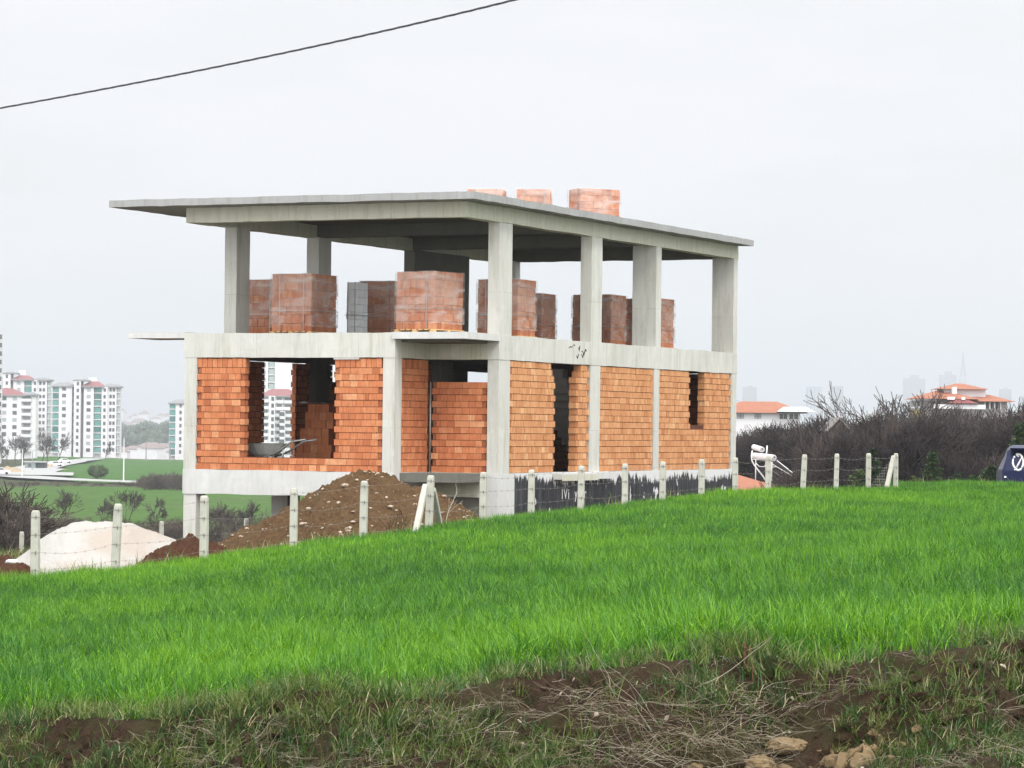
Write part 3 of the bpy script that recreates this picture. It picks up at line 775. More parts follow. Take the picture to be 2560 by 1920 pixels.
for i in range(10):
    for j in range(4):
        def f(i, j): return (i*0.075, j*0.06, 0.012+0.05*max(0, noise.noise(Vector((i*.7, j*.9, 2))))+(0.04 if i in (1, 2) and j in (1, 2) else 0))
        m.face([f(i, j), f(i+1, j), f(i+1, j+1), f(i, j+1)])
bag = m.build('plastic_sheet', M['white'], None, True, loc=tuple(hw(5.85, 2.95, ZP+8*0.193))); bag.rotation_euler = (0, 0, -TH)
tag(bag, 'crumpled white plastic sheet on top of the loose brick stack', 'plastic sheet')
for i, (x, y, z, a, lb_t) in enumerate(((0, 0, 0, .3, 'lower one of two loose bricks lying just inside the doorway'), (.05, .05, .15, .6, 'upper one of two loose bricks lying just inside the doorway'))):
    lb = MB(); c, s_ = math.cos(a), math.sin(a)
    q = [(x+c*px-s_*py, y+s_*px+c*py, z+pz) for pz in (0.0, 0.14) for px, py in ((0, 0), (.3, 0), (.3, .19), (0, .19))]
    lb.hexa(q, 0.4); tag(lb.build('loose_brick', M['brick'], None, loc=tuple(hw(0.9, 5.6, ZP))), lb_t, 'brick', 'loose bricks in the doorway')
m = MB(); m.tube([(0, 0, 0), (0.03, 0.18, 1.0)], 0.03, 5)
o = m.build('leaning_board', M['white'], None, loc=tuple(hw(0.35, 13.7, ZP+1.16-0.02))); tag(o, 'thin pale stick leaning inside the narrow window opening', 'stick')

# ---------------------------------------------------------------- soil and sand heaps
def heap(name, label, cat, ridge, Yc, slope, mat, amp=0.06, seed=0, back=0.9, base=-3.4, freq=2.5, power=1.0):
    """ridge: (u,v) silhouette points at depth Yc"""
    pts = [(PX(u, Yc), zat(u, v, Yc)) for u, v in ridge]
    xs = np.array([p[0] for p in pts]); zs = np.array([p[1] for p in pts])
    X, Yy = np.meshgrid(np.linspace(xs[0]-1.2, xs[-1]+1.2, 240), np.linspace(Yc-5.5, Yc+5.0, 170))
    z_r = np.interp(X, xs, zs, left=base, right=base)
    # soften: round the crest
    d = np.abs(Yy-Yc); dd = np.sqrt(d*d+0.25)-0.5
    Z = z_r-dd*np.where(Yy < Yc, slope, back)
    nn = fbm(X, Yy, freq, seed, 5); Z += nn*amp*np.clip((Z-base)*1.0, 0.3, 1.2)
    if amp > 0.08: Z += fbm(X, Yy, freq*3.5, seed+5, 3)*0.035
    G = height(X, Yy)-0.12
    Z = np.maximum(Z, G)
    me = grid_mesh(name, X, Yy, Z, mat)
    # drop the part lying on the ground
    keep = (Z > G+0.01)
    bm = bmesh.new(); bm.from_mesh(me); bm.verts.ensure_lookup_table(); kf = keep.ravel()
    bmesh.ops.delete(bm, geom=[v for v in bm.verts if not kf[v.index] and not any(kf[e.other_vert(v).index] for e in v.link_edges)], context='VERTS')
    bm.to_mesh(me); bm.free()
    o = link(name, me); tag(o, label, cat)
    return o, (X, Yy, Z, keep)
M['earth'] = mat_soil('dug_earth', (0.055, 0.030, 0.015), (0.16, 0.095, 0.047), (0.12, 0.08, 0.038), 0.6, 0.8)
M['earth_dark'] = mat_soil('dark_dug_earth', (0.05, 0.021, 0.012), (0.11, 0.05, 0.027), (0.08, 0.05, 0.03), 0.4, 0.9)
def mat_sand():
    t = NT('pale_sand'); p = t.pos()
    n1 = t.noise(t.map(p, (1, 1, 0.6), rot=(0, 0.5, 0)), 0.55, 5, 0.55, 0.5); n2 = t.noise(p, 9, 5, 0.7)
    c = t.mix(t.ramp(n1, (0.47, 0.0), (0.62, 0.7)), (0.40, 0.385, 0.355), (0.36, 0.30, 0.245))
    c = t.mix(t.ramp(n2, (0.5, 0), (0.8, 0.4)), c, (0.40, 0.34, 0.29))
    return t.done(t.pbsdf(c, 0.95, t.bump(t.math('ADD', n2, t.noise(t.map(p, (3, 3, .6)), 1.5, 4)), 0.6, 0.05), spec=0.1))
M['sand'] = mat_sand()
k = 1.1573
sand, _ = heap('sand_heap', 'pale pinkish white sand heap behind the left end of the fence', 'sand heap',
     [(30, 1418), (48, 1396), (81, 1371), (108, 1344), (154, 1321), (185, 1308), (285, 1303), (332, 1308), (374, 1325), (436, 1348), (470, 1366), (520, 1395)], 61.5, 0.62, M['sand'], 0.04, 2, freq=1.4)
earth, eg = heap('earth_heap', 'big brown heap of dug earth and stones in front of the house', 'earth heap',
     [(430, 1420), (505, 1378), (580, 1338), (650, 1308), (705, 1290), (745, 1262), (790, 1228), (840, 1200), (890, 1187), (930, 1183), (965, 1190), (1010, 1207), (1060, 1222), (1110, 1242), (1150, 1260), (1185, 1285), (1215, 1330)], 62.0, 0.55, M['earth'], 0.13, 7, base=-3.2, freq=2.2)
heap('earth_heap', 'small dark brown heap of earth between the sand heap and the house', 'earth heap',
     [(350, 1405), (395, 1376), (440, 1352), (480, 1344), (520, 1348), (560, 1372), (600, 1400)], 57.5, 0.7, M['earth_dark'], 0.10, 9, freq=3)
heap('earth_heap', 'dark brown earth heap at the left edge below the sand heap', 'earth heap',
     [(-60, 1380), (-20, 1392), (30, 1398), (60, 1404), (85, 1428), (95, 1450)], 56.0, 0.8, M['earth_dark'], 0.10, 4, freq=3)
# stones sticking out of the big heap (part of it)
m = MB(); r = random.Random(3); X, Yy, Z, keep = eg
M['stone'] = plain('pale_stone', (0.40, 0.33, 0.25), 0.9, 0.3, 12)
def stone(m, c, s, r, sub=1):
    bm = bmesh.new(); bmesh.ops.create_icosphere(bm, subdivisions=sub, radius=s)
    n0 = len(m.v); sx, sy, sz_ = 1+r.random()*.8, 1+r.random()*.5, 0.5+r.random()*.4; ro = Matrix.Rotation(r.random()*6, 3, 'Z')
    for v in bm.verts:
        p = ro@Vector((v.co.x*sx, v.co.y*sy, v.co.z*sz_))*(1+0.35*noise.noise(v.co*3/s+Vector((s*99, 0, 0))))
        m.v.append((c[0]+p.x, c[1]+p.y, c[2]+p.z))
    for f in bm.faces: m.f.append(tuple(n0+v.index for v in f.verts)); m.c.append(r.random()); m.m.append(0)
    bm.free()
for _ in range(1900):
    i = r.randrange(5, 145); j = r.randrange(5, 235)
    if not keep[i, j] or Yy[i, j] > 62.6: continue
    s = 0.010+0.03*r.random()**5*1.4
    if r.random() < 0.012: s = 0.05
    stone(m, (X[i, j]+r.uniform(-.04, .04), Yy[i, j]+r.uniform(-.05, .05), Z[i, j]+s*.2), s, r)
st = m.build('stones', M['stone'], earth); st['kind'] = 'stuff'
o = MB(); stone(o, (0, 0, 0), 0.07, r, 2); tag(o.build('white_stone', M['white'], None, True, loc=(PX(35, 52.9), 52.9, zat(35, 1404, 52.9))), 'single white stone on the dark earth at the left edge', 'stone')

# ---------------------------------------------------------------- fences
M['post'] = plain('weathered_post_concrete', (0.42, 0.415, 0.355), 0.92, 0.28, 7)
def post_mesh(h, wd=0.105, seed=0, bend=0.0):
    m = MB(); r = random.Random(seed)
    prof = [(0, 1.0), (h*0.25, 1.0), (h*0.5, 0.99), (h*0.8, 0.97), (h-0.11, 0.95), (h-0.04, 0.90), (h-0.012, 0.78), (h, 0.55)]
    ch = 0.22; rings = []
    for z, s in prof:
        hw_ = wd/2*s; c = hw_*(1-ch)
        ring = [(c, -hw_), (hw_, -c), (hw_, c), (c, hw_), (-c, hw_), (-hw_, c), (-hw_, -c), (-c, -hw_)]
        rings.append([Vector((x+bend*z+r.uniform(-.002, .002), y+r.uniform(-.002, .002), z)) for x, y in ring])
    for k in range(len(rings)-1):
        for i in range(8): m.face([rings[k][i], rings[k][(i+1) % 8], rings[k+1][(i+1) % 8], rings[k+1][i]])
    m.face(rings[-1]); m.face(rings[0])
    return m.mesh('post_shaft', M['post'])
_cm = MB()
_cm.tube([(-0.058, -0.055, 0), (0.0, -0.062, 0.004), (0.058, -0.055, 0), (0.06, 0.03, 0)], 0.004, 4)
_cm.box(0.02, 0.033, -0.068, -0.052, -0.028, 0.028)
_clip = _cm.mesh('wire_clip', M['wire'])
def clips(h, root, hs):
    for z in hs: link('wire_clip', _clip, root, (0, 0, z))
POST = []
TOPV = {93:1276, 292:1259, 514:1239, 737:1220, 911:1202, 1074:1188, 1210:1180, 1330:1174, 1454:1164, 1564:1159, 1658:1154, 1755:1148, 1839:1144, 1921:1139, 2008:1136, 2091:1134, 2172:1133, 2240:1133}
FD = math.atan2(22.0, 11.0)   # fence direction
names_ = ['leftmost fence post, in front of the sand heap', 'notched fence post in front of the right half of the sand heap', 'fence post in front of the left basement column of the house',
 'fence post at the left foot of the big earth heap', 'fence post before the middle of the big earth heap', 'upright corner post between two slanting braces',
 'fence post just left of the corner foot of the house', 'first fence post before the black painted base wall', 'fence post below the doorway of the house',
 'fence post below the wall between door column and third column', 'fence post below the third ground floor column', 'fence post below the narrow window', 'fence post at the right rear corner of the house',
 'fence post that crosses the white solar tank', 'fence post right of the solar collectors', 'second fence post right of the solar collectors', 'fence post left of the second braced corner', 'right hand corner post with one brace']
tilt = {292: 0.035, 2008: 0.045, 2091: 0.02, 93: -0.004, 911: 0.01, 1454: 0.008, 1921: 0.015, 1074: 0.03}
for i, (u, Y) in enumerate(fence_uY):
    x = PX(u, Y); zt = zat(u, TOPV[u], Y); zg = hz(x, Y)
    h = zt-zg+0.02
    root = empty('fence_post', (x, Y, zg-0.02), 0, 'pale concrete post, '+names_[i], 'fence post', 'concrete fence posts along the green field')
    link('post_shaft', post_mesh(h, 0.118, i), root)
    hs = [h-0.10, h-0.36, h-0.62, h-0.88]; clips(h, root, [z for z in hs if z > 0.1])
    root.rotation_euler = (r.uniform(-.01, .01), tilt.get(u, r.uniform(-.006, .008)), FD-math.pi/2+0.25+r.uniform(-.1, .1))
    if u in tilt: root.rotation_euler[1] = tilt[u]
    POST.append((x, Y, zg, h))
def brace(u0, v0, u1, v1, Y0, Y1, label):
    a = P(u0, v0, Y0); b = P(u1, v1, Y1); zg = hz(b.x, b.y)
    b = Vector((b.x, b.y, min(b.z, zg+0.05)-0.15))
    m = MB(); L_ = (a-b).length
    root = empty('brace_post', tuple(b), 0, label, 'brace post', 'slanting brace posts of the fence')
    link('post_shaft', post_mesh(L_, 0.10, 3), root)
    root.rotation_euler = (a-b).to_track_quat('Z', 'Y').to_euler()
brace(1064, 1212, 1034, 1322, 51.8, 51.0, 'left one of two slanting concrete braces at the fence corner before the earth heap')
brace(1082, 1222, 1105, 1318, 52.3, 53.4, 'right one of two slanting concrete braces at the fence corner before the earth heap')
brace(2234, 1140, 2212, 1226, 73.8, 73.2, 'slanting concrete brace leaning on the right hand corner post')
# wires 
def wire_run(idx, k, label):
    m = MB()
    for a, b in zip(idx[:-1], idx[1:]):
        xa, ya, za, ha = POST[a]; xb, yb, zb_, hb_ = POST[b]
        A_ = Vector((xa, ya-0.065, za+ha-0.10-0.26*k)); B_ = Vector((xb, yb-0.065, zb_+hb_-0.10-0.26*k))
        if A_.z < za+0.08 or B_.z < zb_+0.08: continue
        sag = 0.02+0.06*random.Random(a*7+k).random(); pts = []
        for i in range(9):
            t_ = i/8; p = A_.lerp(B_, t_); p.z -= sag*4*t_*(1-t_); pts.append(p)
        m.tube(pts, 0.0017, 4)
        n = 8
        for i in range(1, n):
            t_ = i/n; p = A_.lerp(B_, t_); p.z -= sag*4*t_*(1-t_)
            m.tube([p+Vector((-.012, 0, -.018)), p+Vector((.012, 0, .018))], 0.0018, 3); m.tube([p+Vector((.012, 0, -.016)), p+Vector((-.012, 0, .016))], 0.0018, 3)
    if m.v: tag(m.build('barbed_wire', M['wire'], None), label, 'barbed wire', 'barbed wires of the fence')
o6 = ['top', 'second', 'third', 'lowest']
for k in range(4): wire_run(list(range(6)), k, o6[k]+' strand of barbed wire on the left run of the fence')
for k in range(4): wire_run(list(range(5, 18)), k, o6[k]+' strand of barbed wire on the right run of the fence')
# a loose strand up to the house corner
# second fence down the slope
for i, (u, vt, Y, lb_) in enumerate(((58, 1329, 88, 'short concrete post far behind the leftmost fence post, by the bare thicket'), (407, 1303, 92, 'small concrete post rising behind the right slope of the sand heap'),
                            (619, 1296, 84, 'small white topped post standing behind the foot of the big earth heap'))):
    x = PX(u, Y); zg = hz(x, Y); h = zat(u, vt, Y)-zg
    root = empty('fence_post', (x, Y, zg-0.03), 0, lb_, 'fence post', 'posts of the far fence down the slope'); link('post_shaft', post_mesh(h+0.03, 0.125, 20+i), root); clips(h, root, [h-.1, h-.4])
    root.rotation_euler[2] = 0.4
# loose mesh panel by the right corner
m = MB(); a = P(2165, 1226, 73.4); b = P(2222, 1155, 73.7); c = P(2222, 1226, 73.7)
for i in range(11):
    t_ = i/10; m.tube([a.lerp(c, t_), b.lerp(c, t_) if False else a.lerp(b, t_).lerp(c, 0.0)], 0.0045, 3)
    m.tube([c.lerp(b, t_), a.lerp(b, t_)], 0.0045, 3)
tag(m.build('wire_mesh', M['wire'], None), 'triangle of loose wire mesh stretched beside the right hand corner post', 'wire mesh')

# overhead cable
M['cable'] = plain('black_cable', (0.045, 0.047, 0.055), 0.5)
ca, cm, cb_ = P(-60, 281, 34), P(640, 147, 30.5), P(1340, -14, 27)
pts = []
for i in range(101):
    t_ = i/100*1.6-0.3
    # quadratic through the three points
    l0 = (t_-0.5)*(t_-1)/0.5; l1 = t_*(t_-1)/(-0.25); l2 = t_*(t_-0.5)/0.5
    pts.append(ca*l0+cm*l1+cb_*l2)
m = MB()
for s in range(3):
    m.tube([p+Vector((0, math.cos(i*1.2+s*2.09), math.sin(i*1.2+s*2.09)))*0.0055 for i, p in enumerate(pts)], 0.006, 6)
tag(m.build('overhead_cable', M['cable'], None, True), 'twisted black overhead cable crossing the sky at the upper left', 'cable')

# blue van beyond the crest of the field, right edge
def van():
    Y = 87.0; u0 = 2508; x0 = PX(u0, Y); zt = zat(2540, 1113, Y); 
    zg = hz(x0+0.9, Y)
    W, L_ = 1.78, 4.3; H = 1.85; zg = zt-H
    root = empty('blue_car', (x0+W/2, Y, zg), -0.10, 'dark blue hatchback seen from behind with a round white emblem on its rear window', 'car')
    paint = NT('dark_blue_paint'); paint = paint.done(paint.pbsdf((0.004, 0.009, 0.05), 0.45, spec=0.25, **{'Coat Weight': 0.15}))
    glass = NT('dark_glass'); glass = glass.done(glass.pbsdf((0.008, 0.008, 0.010), 0.35, spec=0.12))
    H0 = H
    # body sections front to back (local y from 0 rear to L front): (y, half width bottom, half width belt, half width roof, z belt, z top)
    secs = [(0.00, 0.80, 0.86, 0.80, 0.55*H0, 0.60*H0), (0.06, 0.84, 0.89, 0.79, 0.60*H0, 0.80*H0), (0.22, 0.86, 0.89, 0.74, 0.62*H0, 0.945*H0), (0.5, 0.88, 0.89, 0.64, 0.62*H0, 0.985*H0),
            (1.4, 0.88, 0.89, 0.64, 0.61*H0, 1.0*H0), (2.3, 0.88, 0.89, 0.62, 0.60*H0, 0.97*H0), (3.1, 0.88, 0.88, 0.70, 0.58*H0, 0.62*H0), (4.1, 0.84, 0.82, 0.74, 0.46*H0, 0.5*H0), (4.3, 0.70, 0.70, 0.66, 0.40*H0, 0.42*H0)]
    m = MB(); rings = []
    for (y, b, w_, t_, zb_, zt_) in secs:
        rings.append([Vector(q) for q in ((-b, y, 0.22), (-w_-0.01, y, 0.5*(0.22+zb_)), (-w_, y, zb_), ((-w_*0.35-t_*0.65), y, zb_+(zt_-zb_)*0.55), (-t_, y, zt_-(zt_-zb_)*0.10), (-t_*0.80, y, zt_),
                     (t_*0.80, y, zt_), (t_, y, zt_-(zt_-zb_)*0.10), ((w_*0.35+t_*0.65), y, zb_+(zt_-zb_)*0.55), (w_, y, zb_), (w_+0.01, y, 0.5*(0.22+zb_)), (b, y, 0.22))])
    for k in range(len(rings)-1):
        for i in range(12): m.face([rings[k][i], rings[k][(i+1) % 12], rings[k+1][(i+1) % 12], rings[k+1][i]])
    m.face(rings[0]); m.face(rings[-1]); m.build('body', paint, root)
    def slab(name, pts, mat, th=0.012):
        m = MB(); m.face([(x, y-th, z) for x, y, z in pts]); m.face([(x, y+0.05, z) for x, y, z in reversed(pts)])
        for i in range(len(pts)):
            a, b = pts[i], pts[(i+1) % len(pts)]
            m.face([(a[0], a[1]-th, a[2]), (b[0], b[1]-th, b[2]), (b[0], b[1]+.05, b[2]), (a[0], a[1]+.05, a[2])])
        return m.build(name, mat, root)
    slab('rear_window', [(-0.70, 0.035, 0.63*H0), (0.70, 0.035, 0.63*H0), (0.60, 0.13, 0.87*H0), (-0.60, 0.13, 0.87*H0)], glass)
    m = MB(); m.hexa([(-0.66, -0.06, 0.925*H0), (0.66, -0.06, 0.925*H0), (0.64, 0.32, 0.955*H0), (-0.64, 0.32, 0.955*H0), (-0.70, -0.10, 0.955*H0), (0.70, -0.10, 0.955*H0), (0.64, 0.32, 0.99*H0), (-0.64, 0.32, 0.99*H0)])
    m.build('spoiler', paint, root)
    # emblem: open ring with slanting bars
    zc = 0.735*H0; xc = -0.44; R1 = 0.20
    def ep(x, z): 
        f = (zc+z-0.63*H0)/(0.24*H0); return Vector((xc+x, 0.035+0.095*f-0.018, zc+z))
    m = MB()
    arc = [ep(R1*0.72*math.cos(a)-0.0, R1*1.16*math.sin(a)) for a in np.linspace(math.radians(-118), math.radians(112), 22)]
    m.tube(arc, 0.033, 6)
    arc = [ep(-0.045+R1*0.55*math.cos(a), R1*0.9*math.sin(a)) for a in np.linspace(math.radians(115), math.radians(250), 14)]
    m.tube(arc, 0.033, 6)
    m.tube([ep(-0.055, -0.17), ep(0.10, 0.13)], 0.03, 6); m.tube([ep(0.02, 0.15), ep(-0.06, 0.22)], 0.022, 6)
    m.tube([ep(-0.12, -0.22), ep(-0.03, -0.2)], 0.026, 6)
    m.build('emblem', M['white'], root, True)
    m = MB(); m.box(-0.84, -0.78, -0.02, 0.1, 0.49*H0, 0.515*H0); m.build('reflector', M['white'], root)
    for s in (-1, 1):
        m = MB(); m.hexa([(s*0.80-.07, -0.02, 0.28*H0), (s*0.80+.04, -0.02, 0.28*H0), (s*0.8+.04, .1, 0.28*H0), (s*0.8-.07, .1, 0.28*H0), (s*0.78-.06, 0.0, 0.40*H0), (s*0.78+.05, 0.0, 0.40*H0), (s*0.78+.05, .1, 0.40*H0), (s*0.78-.06, .1, 0.40*H0)])
        m.build('tail_light', plain('red_lamp', (0.25, 0.01, 0.01), 0.3), root)
        for y in (0.75, 3.3):
            m = MB(); n = 18; cx0 = s*0.80
            for i in range(n):
                a = 2*math.pi*i/n; b = 2*math.pi*(i+1)/n; f = lambda an, rr, x: (x, y+math.cos(an)*rr, 0.31+math.sin(an)*rr)
                m.face([f(a, .31, cx0-.1), f(b, .31, cx0-.1), f(b, .31, cx0+.1), f(a, .31, cx0+.1)]); m.face([f(a, .31, cx0+s*.1), f(b, .31, cx0+s*.1), f(b, .0, cx0+s*.08), f(a, .0, cx0+s*.08)])
            m.build('wheel', M['black'], root)
    m = MB(); m.box(-0.26, 0.26, -0.03, -0.01, 0.34*H0, 0.34*H0+0.11); m.build('number_plate', M['white'], root)
    m = MB(); m.box(-0.86, 0.86, -0.06, 0.12, 0.24, 0.40); m.build('bumper', paint, root)
van()

# rusty stake and rod on the bank
m = MB(); a = P(1868, 1612, 17.95); x, y = a.x, a.y; zg = hz(x, y)
m.box(x-0.022, x-0.008, y-0.02, y+0.02, zg-0.15, a.z+0.01); m.box(x+0.008, x+0.020, y-0.02, y+0.02, zg-0.15, a.z-0.01); m.box(x-0.02, x+0.02, y+0.005, y+0.012, zg-0.15, a.z-0.02)
m.tube([(x+0.020, y-0.05, a.z-0.02), (x+0.026, y-0.20, a.z-0.28), (x+0.03, y-0.32, a.z-0.34)], 0.004, 5)
tag(m.build('rusty_stake', M['rust'], None), 'short rusty metal stake standing at the top of the bank', 'stake')
M['yrock'] = plain('yellow_rock', (0.18, 0.125, 0.065), 0.9, 0.35, 9)
def rock(u, v, Y, s, label, mat='yrock', sub=4, fl=0.75):
    x = PX(u, Y); zg = hz(x, Y)
    bm = bmesh.new(); bmesh.ops.create_icosphere(bm, subdivisions=sub, radius=s)
    for vv in bm.verts:
        d = vv.co.normalized(); vv.co *= 1+0.22*noise.fractal(d*1.6+Vector((u, 0, 0)), 0.7, 2, 5)+0.05*noise.noise(d*9); vv.co.z *= fl; vv.co.x *= 1.15
    me = bpy.data.meshes.new('rock'); bm.to_mesh(me); bm.free(); me.materials.append(M[mat])
    tag(link('rock', me, None, (x, Y, zat(u, v, Y))), label, 'rock')
rock(1908, 1918, 16.95, 0.085, 'rounded yellowish rock at the bottom edge of the bank')
rock(1745, 1928, 16.95, 0.055, 'small yellow stone left of the rounded rock on the bank')
rock(1975, 1866, 17.12, 0.10, 'crumbly yellow rock outcrop in the hollow of the bank', fl=0.5)
rock(2075, 1880, 17.08, 0.07, 'smaller crumbly yellow rock beside the outcrop in the hollow', fl=0.6)
# ---------------------------------------------------------------- scattered vegetation (one object per kind, instances of small meshes)
VAR = {}
def variants(key, meshes):
    c = bpy.data.collections.new('lib_'+key)
    for i, me in enumerate(meshes): c.objects.link(bpy.data.objects.new('%s_%02d' % (key, i), me))
    VAR[key] = c; return c
def instancer(name, pts, rot, scl, idx, coll, label=None):
    n = len(pts)
    me = bpy.data.meshes.new(name); me.vertices.add(n); me.vertices.foreach_set('co', np.asarray(pts, np.float32).ravel())
    for nm, ar in (('rot', rot), ('scl', scl)):
        a = me.attributes.new(nm, 'FLOAT_VECTOR', 'POINT'); a.data.foreach_set('vector', np.asarray(ar, np.float32).ravel())
    a = me.attributes.new('idx', 'INT', 'POINT'); a.data.foreach_set('value', np.asarray(idx, np.int32))
    me.update()
    o = link(name, me)
    g = bpy.data.node_groups.new('scatter_'+name, 'GeometryNodeTree')
    g.interface.new_socket('Geometry', in_out='INPUT', socket_type='NodeSocketGeometry'); g.interface.new_socket('Geometry', in_out='OUTPUT', socket_type='NodeSocketGeometry')
    gi = g.nodes.new('NodeGroupInput'); go = g.nodes.new('NodeGroupOutput'); iop = g.nodes.new('GeometryNodeInstanceOnPoints')
    ci = g.nodes.new('GeometryNodeCollectionInfo'); ci.inputs['Collection'].default_value = coll; ci.inputs['Separate Children'].default_value = True; ci.inputs['Reset Children'].default_value = True
    def na(nm, ty):
        q = g.nodes.new('GeometryNodeInputNamedAttribute'); q.data_type = ty; q.inputs['Name'].default_value = nm; return q.outputs['Attribute']
    g.links.new(gi.outputs[0], iop.inputs['Points']); g.links.new(ci.outputs[0], iop.inputs['Instance']); iop.inputs['Pick Instance'].default_value = True
    g.links.new(na('idx', 'INT'), iop.inputs['Instance Index'])
    e2r = g.nodes.new('FunctionNodeEulerToRotation'); g.links.new(na('rot', 'FLOAT_VECTOR'), e2r.inputs[0]); g.links.new(e2r.outputs[0], iop.inputs['Rotation'])
    g.links.new(na('scl', 'FLOAT_VECTOR'), iop.inputs['Scale']); g.links.new(iop.outputs[0], go.inputs[0])
    md = o.modifiers.new('scatter', 'NODES'); md.node_group = g
    o['kind'] = 'stuff'
    if label: o['label'] = label
    return o
def mat_leaf(name, dark, mid, light, patch=0.25, stretch=(1, 1, 1), trans=0.35, rand=0.5, patch_col=None):
    t = NT(name); p = t.pos()
    rn = t.n('ShaderNodeObjectInfo').outputs['Random']
    n1 = t.noise(t.map(p, stretch), patch, 5, 0.6); n2 = t.noise(t.map(p, stretch), patch*5, 3, 0.6)
    f = t.math('ADD', t.math('MULTIPLY', t.math('SUBTRACT', rn, 0.5), rand), t.math('ADD', t.math('MULTIPLY', n1, 0.75), t.math('MULTIPLY', n2, 0.25)))
    c = t.ramp(f, (0.34, dark), (0.49, mid), (0.63, light))
    tn = t.attr('tone').outputs['Fac']
    c = t.mix(t.ramp(tn, (0.86, 0.0), (0.90, 1.0)), c, patch_col or tuple(min(1, x*1.7) for x in light))
    d = t.n('ShaderNodeBsdfDiffuse', {'Color': c}).outputs[0]
    tr = t.n('ShaderNodeBsdfTranslucent', {'Color': t.mix(0.35, c, light)}).outputs[0]
    gl = t.n('ShaderNodeBsdfGlossy', {'Color': (0.8, 0.9, 0.8, 1), 'Roughness': 0.45}).outputs[0]
    m1 = t.n('ShaderNodeMixShader', {0: trans, 1: d, 2: tr}).outputs[0]
    return t.done(t.n('ShaderNodeMixShader', {0: 0.035, 1: m1, 2: gl}).outputs[0])
M['grass'] = mat_leaf('young_wheat_leaf', (0.012, 0.072, 0.009), (0.044, 0.180, 0.009), (0.150, 0.325, 0.010), 0.20, (0.75, 0.42, 1), 0.24, 0.34)
M['grass2'] = mat_leaf('verge_grass', (0.020, 0.060, 0.008), (0.050, 0.120, 0.014), (0.13, 0.17, 0.035), 0.9, (1, 1, 1), 0.3, 0.7, (0.42, 0.36, 0.2))
M['straw'] = mat_leaf('dry_straw', (0.05, 0.033, 0.019), (0.11, 0.080, 0.047), (0.19, 0.145, 0.088), 1.5, (1, 1, 1), 0.1, 0.9, (0.34, 0.29, 0.22))
def blade(m, r, x, y, h, wd, lean, az, curl, tone, segs=4):
    dx, dy = math.cos(az), math.sin(az); sx, sy = -dy, dx
    # random facing
    fa = az+r.uniform(-1.2, 1.2); sx, sy = -math.sin(fa), math.cos(fa)
    prev = None; px, py, pz = x, y, 0.0; ang = lean
    L_ = h/segs
    for i in range(segs+1):
        w_ = wd*(1-(i/segs)**1.8)*0.5+0.0003
        cur = ((px-sx*w_, py-sy*w_, pz), (px+sx*w_, py+sy*w_, pz))
        if prev: m.face([prev[0], prev[1], cur[1], cur[0]], tone)
        prev = cur
        ang += curl/segs*(0.4+1.2*i/segs)
        px += dx*math.sin(ang)*L_; py += dy*math.sin(ang)*L_; pz += math.cos(ang)*L_
def tuft(seed, n, rad, h0, h1, w0, w1, curl, hot=0.10, segs=4, lean=0.35):
    r = random.Random(seed); m = MB()
    for _ in range(n):
        a = r.random()*6.283; d = rad*math.sqrt(r.random())
        blade(m, r, math.cos(a)*d, math.sin(a)*d, r.uniform(h0, h1), r.uniform(w0, w1), r.uniform(0.0, lean), r.random()*6.283, r.uniform(0.1, curl)*(1 if r.random() > .25 else 1.9), 0.95 if r.random() < hot else 0.4, segs)
    return m
def mk(key, ms, mat): return variants(key, [m.mesh(key, mat, False, False) for m in ms])
mk('wheat', [tuft(i, 14, 0.065, 0.15, 0.31, 0.005, 0.011, 1.6, 0.06) for i in range(7)], M['grass'])
mk('wheatfar', [tuft(50+i, 18, 0.10, 0.15, 0.29, 0.007, 0.013, 1.3, 0.05, 3) for i in range(5)], M['grass'])
mk('weed', [tuft(100+i, 18, 0.06, 0.05, 0.15, 0.003, 0.006, 1.9, 0.08, 3, 0.8) for i in range(5)], M['grass2'])

rg = np.random.default_rng(4)
def scatter_band(y0, y1, dens, margin=1.8):
    # uniform points inside the view wedge (plus a margin to the sides)
    hw1 = 0.175*y1+margin
    n = int((y1-y0)*2*hw1*dens)
    Y = rg.uniform(y0, y1, n); X = rg.uniform(-hw1, hw1, n)
    k = np.abs(X) < 0.175*Y+margin
    return X[k], Y[k]
def n2(X, Y, s, seed=0): return np.array([noise.noise(Vector((x*s, y*s, seed))) for x, y in zip(X, Y)])
XS, YS, KI = [], [], []
for (y0, y1, dn, kind) in ((17.2, 27, 240, 0), (27, 40, 160, 0), (40, 60, 100, 1), (60, 90, 65, 1)):
    X, Y = scatter_band(y0, y1, dn); XS.append(X); YS.append(Y); KI.append(np.full(len(X), kind))
X = np.concatenate(XS); Y = np.concatenate(YS); K = np.concatenate(KI)
fd = fence_d(X, Y); cyy = crest_y(X)
wob = n2(X, Y, 0.9, 3)*0.35
keep = (fd < 0.15) & (Y > cyy+0.25+wob*1.1)
keep &= ~((Y < cyy+0.75+wob) & (rg.random(len(X)) > 0.4))
X, Y, K = X[keep], Y[keep], K[keep]; cyy = crest_y(X)
Z = height(X, Y)
big = n2(X*1.0, Y*0.45, 0.35, 9); mid = n2(X, Y*0.5, 1.3, 4)
sc = 0.70+0.24*big+0.22*mid+rg.uniform(-.12, .12, len(X))
near_edge = np.clip((Y-cyy-0.1)/0.8, 0.7, 1.12); sc *= near_edge
S3 = np.stack([sc*rg.uniform(.9, 1.15, len(X)), sc*rg.uniform(.9, 1.15, len(X)), sc], 1)
wind = 0.10+0.16*n2(X, Y*0.6, 0.5, 15)
R3 = np.stack([rg.normal(0, .07, len(X)), rg.normal(0, .07, len(X))+wind*0.8, np.zeros(len(X))], 1)
